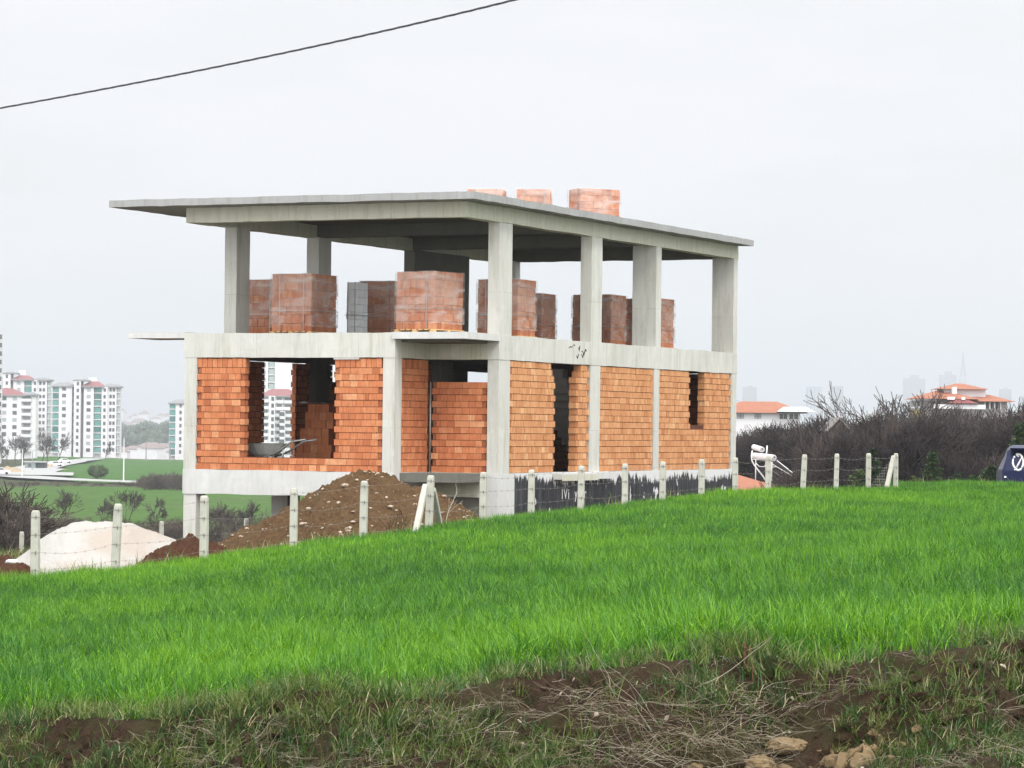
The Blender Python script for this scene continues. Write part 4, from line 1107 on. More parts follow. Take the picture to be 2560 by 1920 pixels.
# rotation about z first, then lean: euler xyz applied; random heading
hd = rg.uniform(0, 6.283, len(X)); R3[:, 2] = hd
for kind, key in ((0, 'wheat'), (1, 'wheatfar')):
    q = K == kind
    nvar = len(VAR[key].objects)
    instancer('grass', np.stack([X, Y, Z-0.01], 1)[q], R3[q], S3[q], rg.integers(0, nvar, q.sum()), VAR[key], 'bright green young wheat covering the '+('near' if kind == 0 else 'far')+' part of the field')
# weeds and straw on the bank
def straw_clump(seed, n, L0, L1, wd, up=0.25):
    r = random.Random(seed); m = MB()
    for _ in range(n):
        p = Vector((r.uniform(-.12, .12), r.uniform(-.1, .1), r.uniform(0, .03))); az = r.gauss(0, 1.4); d = Vector((math.cos(az), math.sin(az)*0.8, r.uniform(-.1, up)))
        L_ = r.uniform(L0, L1); k = 7; pts = [p]
        for i in range(k):
            d = (d+Vector((r.gauss(0, .2), r.gauss(0, .2), r.gauss(-.07, .16)))).normalized(); p = p+d*(L_/k); p.z = max(p.z, -0.02); pts.append(p)
        rad = r.uniform(wd*.5, wd)
        m.tube(pts, [rad*(1-0.6*i/k) for i in range(k+1)], 3, 0.95 if r.random() < .25 else .4, cap=False)
    return m
mk('straw', [straw_clump(i, 13, 0.08, 0.30, 0.0016, 0.15) for i in range(8)], M['straw'])
mk('twig', [straw_clump(60+i, 2, 0.25, 0.7, 0.0035, 0.25) for i in range(5)], M['straw'])
mk('sprout', [tuft(150+i, 10, 0.05, 0.08, 0.22, 0.004, 0.009, 1.7, 0.06, 4, 0.5) for i in range(5)], M['grass2'])
def bank_pts(n, lo, hi, fn=None):
    X = rg.uniform(-5.6, 5.6, n); Y = rg.uniform(15.4, 19.0, n)
    d = crest_y(X)-Y; k = (d > lo) & (d < hi)
    X, Y = X[k], Y[k]
    if fn is not None: k = fn(X, Y); X, Y = X[k], Y[k]
    Z = bank_h(X, Y)
    nn1 = fbm(X, Y, 1.6, 11, 5); nn2 = fbm(X, Y, 6.0, 5, 4); nn3 = fbm(X, Y, 16.0, 9, 3); ac = sm(crest_y(X)-Y, -0.35, 0.25)
    Z = Z+(nn1*0.07+nn2*0.035+nn3*0.018)*ac-0.14*np.exp(-(((X-1.25)/0.75)**2+((Y-16.75)/0.35)**2))
    return X, Y, Z
def put(name, key, X, Y, Z, s0, s1, dz=0.0, tiltv=0.15, label=None, tog=0.0):
    n = len(X); sc = rg.uniform(s0, s1, n)
    return instancer(name, np.stack([X, Y, Z+dz], 1), np.stack([rg.normal(0, tiltv, n)+tog, rg.normal(0, tiltv, n), rg.uniform(0, 6.283, n)], 1), np.stack([sc]*3, 1), rg.integers(0, len(VAR[key].objects), n), VAR[key], label)
hollow = lambda X, Y: (((X-1.25)/0.8)**2+((Y-16.75)/0.33)**2) > 1.0
def patchy(th, seed, s=1.2): return lambda X, Y: hollow(X, Y) & (n2(X, Y, s, seed)+rg.normal(0, .12, len(X)) > th)
left = lambda X: X < 0.6
X1, Y1, Z1 = bank_pts(15000, -0.7, 2.4, lambda X, Y: hollow(X, Y) & (n2(X, Y*1.5, 1.1, 21)+rg.normal(0, .15, len(X))-0.16*(X > 0.2) > -0.13)); put('weeds', 'weed', X1, Y1, Z1, 0.6, 1.35, -0.005, label='short patchy weeds on the soil bank')
X1, Y1, Z1 = bank_pts(1500, -0.75, 0.4, lambda X, Y: n2(X, Y, 1.5, 33) > -0.15); put('weeds', 'sprout', X1, Y1, Z1, 0.6, 1.1, -0.005, label='taller grass sprouts along the top of the bank')
X1, Y1, Z1 = bank_pts(5200, 0.0, 2.4, lambda X, Y: hollow(X, Y) & (n2(X, Y*1.4, 0.9, 41)+rg.normal(0, .15, len(X)) > -0.05+0.06*(X < -1.5))); put('dry_grass', 'straw', X1, Y1, Z1, 0.55, 1.2, 0.0, 0.25, 'tangled dry straw and roots on the soil bank', 0.3)
X1, Y1, Z1 = bank_pts(190, 0.0, 2.4); put('dead_twigs', 'twig', X1, Y1, Z1, 0.5, 1.0, 0.01, 0.3, 'pale dead twigs lying on the soil bank', 0.25)
mk('longstraw', [straw_clump(90+i, 7, 0.5, 0.95, 0.0028, 0.12) for i in range(4)], M['straw'])
n = 16; X1 = rg.uniform(0.75, 1.15, n); Y1 = rg.uniform(16.9, 17.3, n); Z1 = bank_h(X1, Y1)+0.05; put('dry_grass', 'longstraw', X1, Y1, Z1, 0.6, 1.0, 0.0, 0.3, 'long dry stems hanging down the bank', 0.3)
# a denser mat of straw round the stake and hanging into the hollow
n = 200; X1 = rg.normal(0.75, 0.75, n); Y1 = rg.normal(17.2, 0.34, n); Z1 = bank_h(X1, Y1)+0.01; put('dry_grass', 'straw', X1, Y1, Z1, 0.7, 1.3, 0.0, 0.3, 'mat of dry straw and roots hanging over the hollow of the bank', 0.45)
n = 70; X1 = rg.normal(1.36, 0.16, n); Y1 = rg.normal(18.0, 0.18, n); Z1 = bank_h(X1, Y1)+0.03; put('dry_grass', 'sprout', X1, Y1, Z1, 0.8, 1.2, 0.0, 0.3, 'yellowed weeds growing round the rusty stake')
# clods
m_cl = []
for s in range(5):
    q = MB(); stone(q, (0, 0, 0), 0.03, random.Random(s), 2); m_cl.append(q)
mk('clod', m_cl, M['soil'])
X1, Y1, Z1 = bank_pts(3800, 0.0, 2.4, lambda X, Y: n2(X, Y, 1.0, 61) > -0.1); put('soil_clods', 'clod', X1, Y1, Z1, 0.25, 1.5, 0.0, 1.0, 'lumps of reddish soil on the bank')
mk('crumb', [(lambda q: (stone(q, (0, 0, 0), 0.03, random.Random(40+s_), 2), q)[1])(MB()) for s_ in range(4)], M['yrock'])
n = 90; X1 = rg.normal(1.78, 0.17, n); Y1 = rg.normal(16.95, 0.13, n); Z1 = bank_h(X1, Y1)-0.10; put('crumbled_rock', 'crumb', X1, Y1, Z1, 0.4, 2.2, 0.0, 1.0, 'crumbled yellowish rock in the hollow of the bank')
m_cl = []
for s in range(4):
    q = MB(); stone(q, (0, 0, 0), 0.02, random.Random(s+20), 1); m_cl.append(q)
mk('pebble', m_cl, M['stone'])
X1, Y1, Z1 = bank_pts(420, 0.0, 2.4); put('pebbles', 'pebble', X1, Y1, Z1, 0.3, 0.9, 0.0, 1.0, 'small pale pebbles in the soil bank')
# weeds at the foot of the fence and on the building plot
X1, Y1 = scatter_band(45, 100, 2.2); k_ = fence_d(X1, Y1) > 0.4; X1, Y1 = X1[k_], Y1[k_]; Z1 = height(X1, Y1)
mk('plotweed', [tuft(250+i, 22, 0.22, 0.10, 0.42, 0.010, 0.02, 1.2, 0.3, 3, 0.6) for i in range(4)], M['grass2'])
put('weeds', 'plotweed', X1, Y1, Z1, 0.5, 1.1, 0.0, label='scattered weeds on the building plot')
# dry stalks before the big heap
m = MB(); r = random.Random(12)
for _ in range(9):
    x = PX(r.uniform(970, 1030), 53.5); a = r.uniform(-.4, .3); z = hz(x, 53.5)
    m.tube([(x, 53.5, z-.1), (x+a*.2, 53.5, z+.3), (x+a*.5, 53.4, z+r.uniform(.35, .62))], 0.006, 4)
tag(m.build('dry_stalks', M['straw'], None), 'few dry pale stalks at the foot of the big earth heap', 'dry plant')

# ---------------------------------------------------------------- bare trees
M['bark'] = plain('winter_bark', (0.060, 0.050, 0.045), 0.95, 0.35, 1.5)
M['bark_far'] = plain('winter_twigs', (0.062, 0.047, 0.046), 0.95, 0.35, 0.3)
M['bark_pale'] = plain('pale_twigs', (0.52, 0.47, 0.38), 0.9, 0.2, 9)
def bare_tree(seed, H, trunk=0.02, spread=0.55, depth=5, twig=0.012, splits=(2, 3), fork=0.28, sides=4, multi=1, droop=0.0):
    """branching skeleton; radii relative to H"""
    r = random.Random(seed); tr = MB(); br = MB()
    def grow(p, d, L_, rad, lev, mb):
        n = 3; pts = [p]; q = p.copy(); dd = d.copy()
        for i in range(n):
            dd = (dd+Vector((r.gauss(0, .13), r.gauss(0, .13), r.gauss(0.03-droop, .07)))).normalized(); q = q+dd*(L_/n); pts.append(q.copy())
        r1 = max(rad*0.62, twig*0.6)
        mb.tube(pts, [rad+(r1-rad)*i/n for i in range(n+1)], sides if lev < 2 else 3, cap=False)
        if lev >= depth: return
        k = r.choice(splits) + (1 if lev >= 2 else 0)
        for i in range(k):
            t_ = 1.0 if i == 0 else r.uniform(0.35, 1.0)
            ix = min(n-1, int(t_*n)); st = pts[ix].lerp(pts[ix+1], t_*n-ix) if t_ < 1 else pts[-1]
            az = r.random()*6.283; ax = Vector((math.cos(az), math.sin(az), 0)); perp = dd.cross(ax)
            if perp.length < .05: perp = Vector((1, 0, 0))
            perp.normalize(); sp = spread*(0.35 if i == 0 else 1.0)*r.uniform(.6, 1.3)
            nd = (dd*math.cos(sp)+perp*math.sin(sp)); nd.z += 0.04; nd.normalize()
            grow(st, nd, L_*r.uniform(.66, .92), max(rad*(0.66 if i == 0 else 0.5), twig*0.6), lev+1, br)
    for s in range(multi):
        d0 = Vector((r.gauss(0, .12 if multi == 1 else .35), r.gauss(0, .12 if multi == 1 else .35), 1)).normalized()
        grow(Vector((r.uniform(-.1, .1)*(multi > 1), r.uniform(-.1, .1)*(multi > 1), -0.1)), d0, H*fork, H*trunk/(1 if multi == 1 else 1.6), 0, tr)
    return tr, br
def plant_tree(u, vbase, vtop, Y, seed, label, cat='tree', group=None, mat='bark', zoff=None, **k):
    """bare tree standing on the ground at depth Y, its crown reaching photo row vtop"""
    x = PX(u, Y); zg = hz(x, Y); H = zat(u, vtop, Y)-zg
    root = empty('bare_tree', (x, Y, zg), 0, label, cat, group)
    tr, br = bare_tree(seed, H, **k)
    zmax = max([v[2] for v in br.v] or [1]); s = H/zmax
    for mb in (tr, br): mb.v = [(a*s, b*s, c*s) for a, b, c in mb.v]
    tr.build('trunk', M[mat], root, fix=False); br.build('crown', M[mat], root, fix=False)
    return root
gt = 'bare trees standing out at the right of the house'
# right: trees above the thicket
plant_tree(2188, 0, 953, 235, 1, 'tallest bare tree above the thicket, with an open rounded crown', group=gt, depth=6, twig=0.05, trunk=0.034, splits=(2, 2), spread=0.6, fork=0.3)
plant_tree(2245, 0, 975, 240, 2, 'bare tree with dense crown right of the tallest one', group=gt, depth=6, twig=0.045, trunk=0.026, splits=(2, 3), spread=0.65)
plant_tree(2310, 0, 960, 230, 3, 'thin forked bare tree in front of the red roofed tiered villa', group=gt, depth=6, twig=0.045, trunk=0.026, spread=0.55, splits=(2, 2))
plant_tree(2075, 0, 1015, 225, 4, 'bare tree standing left of the dark gable roof', group=gt, depth=6, twig=0.022, splits=(2, 3), spread=0.65)
plant_tree(1915, 0, 1052, 215, 5, 'low spreading bare tree behind the solar water tanks', group=gt, depth=6, twig=0.02, splits=(2, 3), spread=0.65)
plant_tree(1870, 0, 1060, 250, 6, 'pale bare tree in front of the orange roofed house', group=gt, depth=6, twig=0.03)
plant_tree(2160, 0, 1050, 215, 7, 'dark bare tree in the middle of the thicket', group=gt, depth=6, twig=0.022, splits=(2, 3), spread=0.65)
plant_tree(2420, 0, 1035, 222, 8, 'bare tree below the balcony of the tiered villa', group=gt, depth=6, twig=0.022, splits=(2, 3), spread=0.65)
plant_tree(2500, 0, 1020, 240, 9, 'brownish bare tree right of the tiered villa', group=gt, depth=6, twig=0.022, splits=(2, 3), spread=0.65)
plant_tree(2010, 0, 1070, 205, 10, 'bare tree above the fence posts right of the solar collectors', group=gt, depth=6, twig=0.02, splits=(2, 3), spread=0.65)
# thicket: one far mass
ms = []
for i in range(5):
    tr, br = bare_tree(200+i, 9.0, 0.016, 0.6, 6, 0.035, (3, 3), 0.22, 3, multi=2)
    n0 = len(tr.v); tr.v += br.v; tr.f += [tuple(q+n0 for q in f) for f in br.f]; tr.c += br.c; tr.m += br.m; ms.append(tr)
def mat_twigs(name, a, b, c_):
    t = NT(name); rn = t.n('ShaderNodeObjectInfo').outputs['Random']; n1 = t.noise(t.pos(), 0.05, 3)
    f = t.math('ADD', t.math('MULTIPLY', rn, 0.7), t.math('MULTIPLY', n1, 0.5))
    c = t.ramp(f, (0.2, a), (0.6, b), (0.95, c_)); return t.done(t.pbsdf(c, 0.95, spec=0.1))
M['thick'] = mat_twigs('thicket_twigs', (0.020, 0.017, 0.018), (0.042, 0.033, 0.032), (0.085, 0.066, 0.056))
M['thickl'] = mat_twigs('scrub_twigs', (0.050, 0.044, 0.040), (0.085, 0.068, 0.058), (0.13, 0.11, 0.085))
mk('thicket', ms, M['thick'])
N = 620; U1 = rg.uniform(1840, 2660, N); Y1 = rg.uniform(150, 330, N)**1.0; Y1 = np.where(U1 < 2060, np.maximum(Y1, 200+rg.uniform(0, 50, N)), Y1)
X1 = (U1-1280)/FPX*Y1+0.0; Z1 = height(X1, Y1)
vt = np.interp(U1, [1840, 1851, 1920, 1970, 2040, 2075, 2110, 2145, 2210, 2265, 2300, 2350, 2450, 2490, 2600], [1062, 1058, 1056, 1054, 1040, 1026, 1062, 1048, 1026, 1018, 1040, 1030, 1030, 1018, 1006])+rg.normal(16, 20, N)
zt = np.array([zat(u, v, y) for u, v, y in zip(U1, vt, Y1)]); hts = np.clip(zt-Z1, 2.0, 14)
sc1 = hts/8.2
instancer('thicket', np.stack([X1, Y1, Z1-0.3], 1), np.stack([rg.normal(0, .05, N), rg.normal(0, .05, N), rg.uniform(0, 6.28, N)], 1), np.stack([np.clip(sc1, .5, 1.3)*1.0, np.clip(sc1, .5, 1.3), sc1], 1), rg.integers(0, 5, N), VAR['thicket'], 'dense brown leafless thicket behind the right part of the fence')
# left: thickets beyond the sand heap
gl_ = 'small bare trees in the valley left of the house'
for i, (u, vt_, Y, lb_) in enumerate(((163, 1218, 300, 'round crowned bare tree in the valley above the left part of the sand heap'), (322, 1220, 300, 'bushy bare tree in the valley just left of the small far post'),
     (255, 1245, 290, 'thin brownish bare tree in the valley above the notched fence post'), (388, 1240, 310, 'little fan shaped bare tree in the valley beside the house corner'),
     (110, 1262, 280, 'low dark bare tree in the valley above the leftmost fence post'), (640, 1247, 250, 'bare tree visible below the house between the basement columns'), (560, 1250, 230, 'forked bare tree seen through the open basement'))):
    plant_tree(u, 0, vt_, Y, 20+i, lb_, group=gl_, depth=5, twig=0.022, splits=(2, 3), spread=0.6, fork=0.24, multi=2)
plant_tree(20, 0, 1235, 105, 40, 'grey bare trees at the left edge behind the leftmost fence post', group=None, depth=6, twig=0.009, splits=(3, 3), spread=0.45, fork=0.17, multi=4, trunk=0.010)
plant_tree(-18, 0, 1250, 98, 41, 'grey bare sapling cut by the left edge of the picture', group=None, depth=6, twig=0.009, splits=(3, 3), spread=0.45, fork=0.17, multi=4, trunk=0.010)
ms = []
for i in range(4):
    tr, br = bare_tree(300+i, 3.0, 0.016, 0.75, 4, 0.02, (2, 3), 0.24, 3, multi=4)
    n0 = len(tr.v); tr.v += br.v; tr.f += [tuple(q+n0 for q in f) for f in br.f]; tr.c += br.c; tr.m += br.m; ms.append(tr)
mk('scrub', ms, M['thickl'])
pl = []
for (n, ua, ub, ya, yb, h0, h1) in ((170, -60, 480, 215, 262, .8, 1.9), (120, -120, 70, 95, 190, 1.5, 3.4), (70, 100, 900, 150, 240, 0.8, 1.7), (60, 20, 460, 535, 565, .6, 1.2), (60, 360, 480, 505, 560, 2.2, 3.4), (60, 480, 900, 180, 330, 1.2, 2.6)):
    u = rg.uniform(ua, ub, n); y = rg.uniform(ya, yb, n); x = (u-1280)/FPX*y; z = height(x, y); h = rg.uniform(h0, h1, n)
    pl.append(np.stack([x, y, z-0.2, h/2.6], 1))
pl = np.concatenate(pl); n = len(pl)
instancer('scrub', pl[:, :3], np.stack([rg.normal(0, .05, n), rg.normal(0, .05, n), rg.uniform(0, 6.28, n)], 1), np.stack([pl[:, 3]*1.4, pl[:, 3]*1.4, pl[:, 3]], 1), rg.integers(0, 4, n), VAR['scrub'], 'dark leafless scrub in the valley left of the house')
# sapling by the corner braces
tr, br = bare_tree(77, 1.0, 0.02, 0.45, 3, 0.004, (2, 2), 0.4, 5)
x, y = PX(1112, 53.6), 53.6; zg = hz(x, y); H = zat(1112, 1205, y)-zg
s = H/max(v[2] for v in br.v); root = empty('bare_sapling', (x, y, zg), 0, 'thin whitish bare sapling just right of the braced fence corner', 'sapling')
for mb in (tr, br): mb.v = [(a*s*0.8, b*s*0.8, c*s) for a, b, c in mb.v]
tr.build('trunk', M['bark_pale'], root, fix=False); br.build('crown', M['bark_pale'], root, fix=False); root.rotation_euler = (0, 0.2, 0)

# conifers 
M['needle'] = mat_leaf('conifer_needles', (0.010, 0.026, 0.009), (0.026, 0.052, 0.016), (0.065, 0.10, 0.03), 0.8, (1, 1, 1), 0.15, 0.4, (0.09, 0.10, 0.04))
def conifer(u, vtop, Y, seed, label, width=0.3, group='young conifers behind the fence'):
    x = PX(u, Y); zg = hz(x, Y); H = zat(u, vtop, Y)-zg; r = random.Random(seed)
    root = empty('conifer', (x, Y, zg), 0, label, 'conifer', group)
    m = MB(); m.tube([(0, 0, 0), (r.uniform(-.05, .05), 0, H*.5), (r.uniform(-.08, .08), 0, H)], [H*.018, H*.011, 0.008], 6); m.build('trunk', M['bark'], root)
    m = MB(); nb = int(60+H*16)
    for i in range(nb):
        z = H*(0.06+0.92*(i/nb)); L_ = H*width*(1-(i/nb))**0.8*r.uniform(.55, 1.15)+0.06; az = r.random()*6.283; up = r.uniform(0.0, .35)
        d = Vector((math.cos(az), math.sin(az), up)).normalized(); side = Vector((-d.y, d.x, 0))
        k = max(4, int(L_*16))
        for j in range(k):
            c = Vector((0, 0, z))+d*(L_*(j+0.6)/k)-Vector((0, 0, 0.12*L_*(j/k)**2))
            for _ in range(7):
                q = c+Vector((r.gauss(0, .04), r.gauss(0, .04), r.gauss(0, .03)))*(.5+H*.12); dd = (d*0.8+side*r.uniform(-1, 1)+Vector((0, 0, r.uniform(-.3, .5)))).normalized()*r.uniform(.05, .12)*(0.6+H*.14)
                w_ = dd.cross(Vector((r.gauss(0, 1), r.gauss(0, 1), r.gauss(0, 1)))).normalized()*0.026*(.6+H*.16)
                m.face([q-w_, q+w_, q+dd], 0.95 if r.random() < .08 else .4)
    m.build('foliage', M['needle'], root, fix=False)
for i, (u, v, Y, wd, lb_) in enumerate(((2184, 1118, 112, .22, 'slim young conifer directly behind the fourth post from the right end of the fence'), (2332, 1122, 115, .24, 'slim young conifer right of the braced corner post'),
      (2549, 1052, 120, .26, 'tallest dark conifer, behind the blue car'), (2400, 1178, 108, .6, 'low spreading dark conifer bush right of the slim young conifer'), (2478, 1160, 110, .6, 'bushy dark conifer left of the blue car'),
      (2150, 1170, 118, .5, 'low conifer left of the slim one behind the fence'), (2440, 1185, 104, .8, 'flat dark conifer between the bushy one and the spreading one'), (2290, 1190, 110, .7, 'very low conifer at the foot of the braced corner'))):
    conifer(u, v, Y, 60+i, lb_, wd)
# evergreen bush on the far green field
x, y = PX(246, 640), 640; root = empty('evergreen_bush', (x, y, hz(x, y)), 0, 'lone dark bush on the green field before the apartment towers', 'bush')
m = MB(); r = random.Random(9)
for _ in range(1500):
    a = Vector((r.gauss(0, 1), r.gauss(0, 1), r.gauss(0, 1))).normalized()*r.random()**.4; q = Vector((a.x*2.3, a.y*2.0, 1.5+a.z*1.3)); dd = Vector((r.gauss(0, 1), r.gauss(0, 1), r.gauss(0.4, 1))).normalized()*.5; w_ = dd.cross(a).normalized()*.16
    m.face([q-w_, q+w_, q+dd], .4)
m.build('foliage', M['needle'], root, fix=False); m = MB(); m.tube([(0, 0, -.2), (0.1, 0, 1.4)], .12, 6); m.build('trunk', M['bark'], root)
# ---------------------------------------------------------------- background buildings
M['wallw'] = plain('white_render', (0.66, 0.65, 0.655), 0.9, 0.04, 0.05)
M['wallg'] = plain('grey_render', (0.43, 0.43, 0.44), 0.9, 0.05, 0.05)
M['slate'] = plain('grey_eaves', (0.24, 0.245, 0.25), 0.9, 0.08, 0.1)
M['redroof'] = plain('faded_red_roof', (0.26, 0.115, 0.115), 0.9, 0.12, 0.2)
M['pane'] = plain('dark_window', (0.09, 0.095, 0.10), 0.35, 0.3, 0.1)
M['pane_pale'] = plain('blind_window', (0.34, 0.35, 0.36), 0.4, 0.1, 0.1)
M['teal'] = plain('teal_balcony_glass', (0.11, 0.28, 0.25), 0.25, 0.25, 0.2)
M['dteal'] = plain('dark_teal_balcony', (0.05, 0.15, 0.14), 0.3, 0.3, 0.2)
M['paleteal'] = plain('pale_balcony_glass', (0.33, 0.39, 0.375), 0.3, 0.1, 0.2)
M['tile'] = plain('clay_roof_tiles', (0.33, 0.135, 0.08), 0.85, 0.2, 0.8)
M['tile2'] = plain('dull_red_roof', (0.20, 0.06, 0.055), 0.85, 0.2, 0.8)
_wm = {}
def win_mesh(w_, h_, mat):
    k_ = (round(w_, 2), round(h_, 2), mat)
    if k_ not in _wm:
        m = MB(); m.box(-w_/2, w_/2, -0.06, 0.2, 0, h_); _wm[k_] = m.mesh('window', M[mat])
    return _wm[k_]
def tower(label, Y, v0, pitch, segs, roofs=(), group='white apartment towers with red roofs far left', depth=7, name='apartment_tower'):
    """segs: (u0,u1,vtop,yoff,kind,[window u...],nfl) in photo pixels at depth Y; v0 = base row"""
    us = [s[0] for s in segs]+[s[1] for s in segs]; uc = (min(us)+max(us))/2
    g = P(uc, v0, Y); k_ = Y/FPX; zb = g.z
    root = empty(name, (g.x, Y, zb), 0, label, 'apartment tower', group)
    X_ = lambda u: (u-uc)*k_
    nwin = 0
    for (u0, u1, vt, yo, kind, wins, wmat) in segs:
        H = (v0-vt)*k_; m = MB(); m.box(X_(u0), X_(u1), yo, depth-(abs(u0*7) % 3)*0.13, -3, H)
        m.build('wall', M['wallw' if kind != 'g' else 'wallg'], root)
        if kind in ('t', 'p'):
            nfl = int((v0-vt)/pitch)
            for f in range(nfl):
                z = H-(f+1)*pitch*k_
                mm = MB(); mm.box(X_(u0)+.25, X_(u1)-.1, yo-1.1, yo-0.02, z+0.55, z+pitch*k_-0.35); o = mm.build('balcony_glass', M[('teal' if (f*7+int(u0)) % 5 else 'dteal') if kind == 't' else 'paleteal'], root)
                mm = MB(); mm.box(X_(u0), X_(u1), yo-1.3, yo-0.01, z+0.1, z+0.5); mm.build('balcony', M['wallw'], root)
        if kind == 'b':
            nfl = int((v0-vt)/pitch)
            for f in range(nfl):
                z = H-(f+1)*pitch*k_
                mm = MB(); mm.box(X_(u0), X_(u1), yo-1.6, yo-0.01, z+0.1, z+1.25); mm.build('balcony', M['wallw'], root)
                mm = MB(); mm.box(X_(u0)+.5, X_(u1)-.5, yo-0.02, yo+.1, z+1.3, z+pitch*k_-0.2); mm.build('balcony_recess', M['slate'], root)
        for wu in wins:
            nfl = int((v0-vt)/pitch)
            for f in range(nfl):
                if nwin > 88: break
                z = H-(f+0.72)*pitch*k_
                pale = (int(wu)*3+f*5) % 7 < 3 and wmat == 'x'
                big = wmat == 'x'
                o = link('window', win_mesh(1.7 if big else 1.0, 1.5 if big else 1.5, 'pane_pale' if pale else 'pane'), root, (X_(wu), yo, z)); nwin += 1
    for (u0, u1, vb, vt, mat, yo) in roofs:
        zb_ = (v0-vb)*k_; zt_ = (v0-vt)*k_; m = MB(); a, b = X_(u0)-.5, X_(u1)+.5; c = (a+b)/2; yb_ = depth+.5; ym = (yo+yb_)/2
        m.hexa([(a, yo-.6, zb_-.4), (b, yo-.6, zb_-.4), (b, yb_, zb_-.4), (a, yb_, zb_-.4), (a, yo-.6, zb_+.1), (b, yo-.6, zb_+.1), (b, yb_, zb_+.1), (a, yb_, zb_+.1)])
        m.build('eaves', M['slate'], root)
        m = MB(); A = [(a, yo-.6, zb_+.1), (b, yo-.6, zb_+.1), (b, yb_, zb_+.1), (a, yb_, zb_+.1)]; T0, T1 = (a+(b-a)*.3, ym, zt_+.3), (a+(b-a)*.7, ym, zt_+.3)
        m.face([A[0], A[1], T1, T0]); m.face([A[1], A[2], T1]); m.face([A[2], A[3], T0, T1]); m.face([A[3], A[0], T0])
        m.build('roof', M[mat], root)
    return root
pt = 16.7
tower('white tower with two stacks of teal glass balconies, right of the small hut', 1307, 1148, pt, [
    (128, 145, 967, 1.5, 't', [], 'x'), (145.2, 178, 965, 0.0, 'w', [158], 'x'), (178.2, 184.4, 962, 2.5, 'g', [181.5], 'd'), (184.5, 201, 952, -2.0, 'w', [194], 'd'), (201.2, 208, 964, 3.0, 'g', [], 'd'),
    (208.2, 233, 967, -1.0, 'w', [220.5], 'x'), (233.2, 252, 967, 1.2, 't', [], 'x'), (252.2, 267.5, 967, -0.6, 'w', [260], 'd'), (267.7, 289, 966, 0.6, 'w', [274, 282], 'd'), (289.2, 298, 965, 2.0, 'p', [], 'x'),
    (192, 200, 945, 3.0, 'w', [], 'd'), (216, 236, 943, 4, 'w', [], 'd')], [(128, 181, 966, 958, 'slate', 0), (206, 256, 966, 955, 'redroof', -1.2), (253, 298, 966, 960, 'slate', 0.2), (184, 218, 951, 948, 'slate', -1.5)])
tower('white tower left of the teal one, partly behind the balcony block', 1345, 1140, 16.4, [
    (-12, 6, 943, 2.0, 'g', [], 'd'), (6.2, 25, 934, -1.5, 'w', [16], 'd'), (25.2, 31, 948, 2.5, 'g', [], 'd'), (31.2, 59, 950, -0.8, 'w', [45], 'x'), (59.2, 77, 950, 1.2, 't', [], 'x'), (77.2, 91, 950, -0.5, 'w', [85.5], 'd'),
    (91.2, 115, 950, 0.5, 'w', [98, 107], 'd'), (115.2, 124, 950, 2.0, 'p', [], 'x'), (40, 58, 925, 4, 'w', [], 'd')], [(29, 80, 949, 940, 'redroof', -1.2), (78, 124, 949, 945, 'slate', 0.2), (6, 40, 933, 931, 'slate', -1.2)])
tower('front white block with stacked rounded balconies and bright red roof at the left edge', 1200, 1143, 17.8, [
    (-60, 52, 988, 0.0, 'w', [9, 35], 'x'), (52.2, 76, 986, 1.5, 'b', [], 'x'), (76.2, 87, 986, 0.8, 'w', [], 'd')], [(-60, 60, 988, 972, 'redroof', 0), (50, 88, 986, 981, 'slate', 0.4)])
tower('narrow strip of a teal balconied tower just left of the house', 1330, 1142, 16.5, [
    (421, 437, 1008, 1.5, 't', [], 'x'), (437.2, 470, 1007, 0, 'w', [450, 462], 'd')], [(421, 470, 1008, 1001, 'slate', 0)])
tower('tall white tower seen through the wide window opening', 1186, 1150, 18.4, [
    (640, 648, 868, -2.5, 'w', [644], 'd'), (648.2, 668, 868, 0, 'w', [656], 'x'), (668.2, 684, 866, 1.2, 'p', [], 'x'), (684.2, 800, 866, 0, 'w', [], 'd'), (800.2, 840, 866, 0, 'w', [820], 'x')], [], group='towers seen through the window opening')
tower('lower tower with red roof and deep balconies seen through the wide window opening', 1120, 1150, 17.0, [
    (650, 671, 990, 0, 'b', [], 'x'), (671.2, 687, 990, -1.8, 'w', [681], 'd'), (687.2, 706, 992, 0.6, 'b', [], 'x'), (700, 712, 1028, -3.2, 'w', [702, 708], 'd'), (706.2, 745, 992, 1.6, 'b', [], 'x')], [(648, 745, 990, 974, 'redroof', 0)], group='towers seen through the window opening')
tower('tall dark windowed tower cut by the left edge of the picture', 1000, 1143, 21, [(-80, -5, 832, 0, 'w', [-3], 'd')], [], group=None)

# far city in the haze
def far_tower(u0, u1, vt, Y, label, mat='wallg', cap=None):
    g = P((u0+u1)/2, 1110, Y); k_ = Y/FPX; W_ = (u1-u0)*k_; H = (1110-vt)*k_
    root = empty('high_rise', (g.x, Y, g.z-10), 0, label, 'high rise', 'hazy high rises on the horizon')
    m = MB(); m.box(-W_/2, W_/2, 0, W_*.8, 0, H+10); m.build('wall', M[mat], root)
    if cap: m = MB(); m.box(-W_/5, W_/5, 2, W_*.5, H+10, H+10+cap*k_); m.build('roof_house', M[mat], root)
    nb = max(2, int((u1-u0)/9))
    for i in range(nb):
        m = MB(); x = -W_/2+W_*(i+.5)/nb; m.box(x-W_*.16/nb*2, x+W_*.16/nb*2, -1.5, -0.05, 8, H+8); m.build('window_band', M['slate' if mat != 'fbl' else 'wallg'], root)
M['fbl'] = plain('blue_facade', (0.22, 0.32, 0.42), 0.6, 0.1, 0.01)
M['fdk'] = plain('grey_facade', (0.26, 0.28, 0.30), 0.6, 0.1, 0.01)
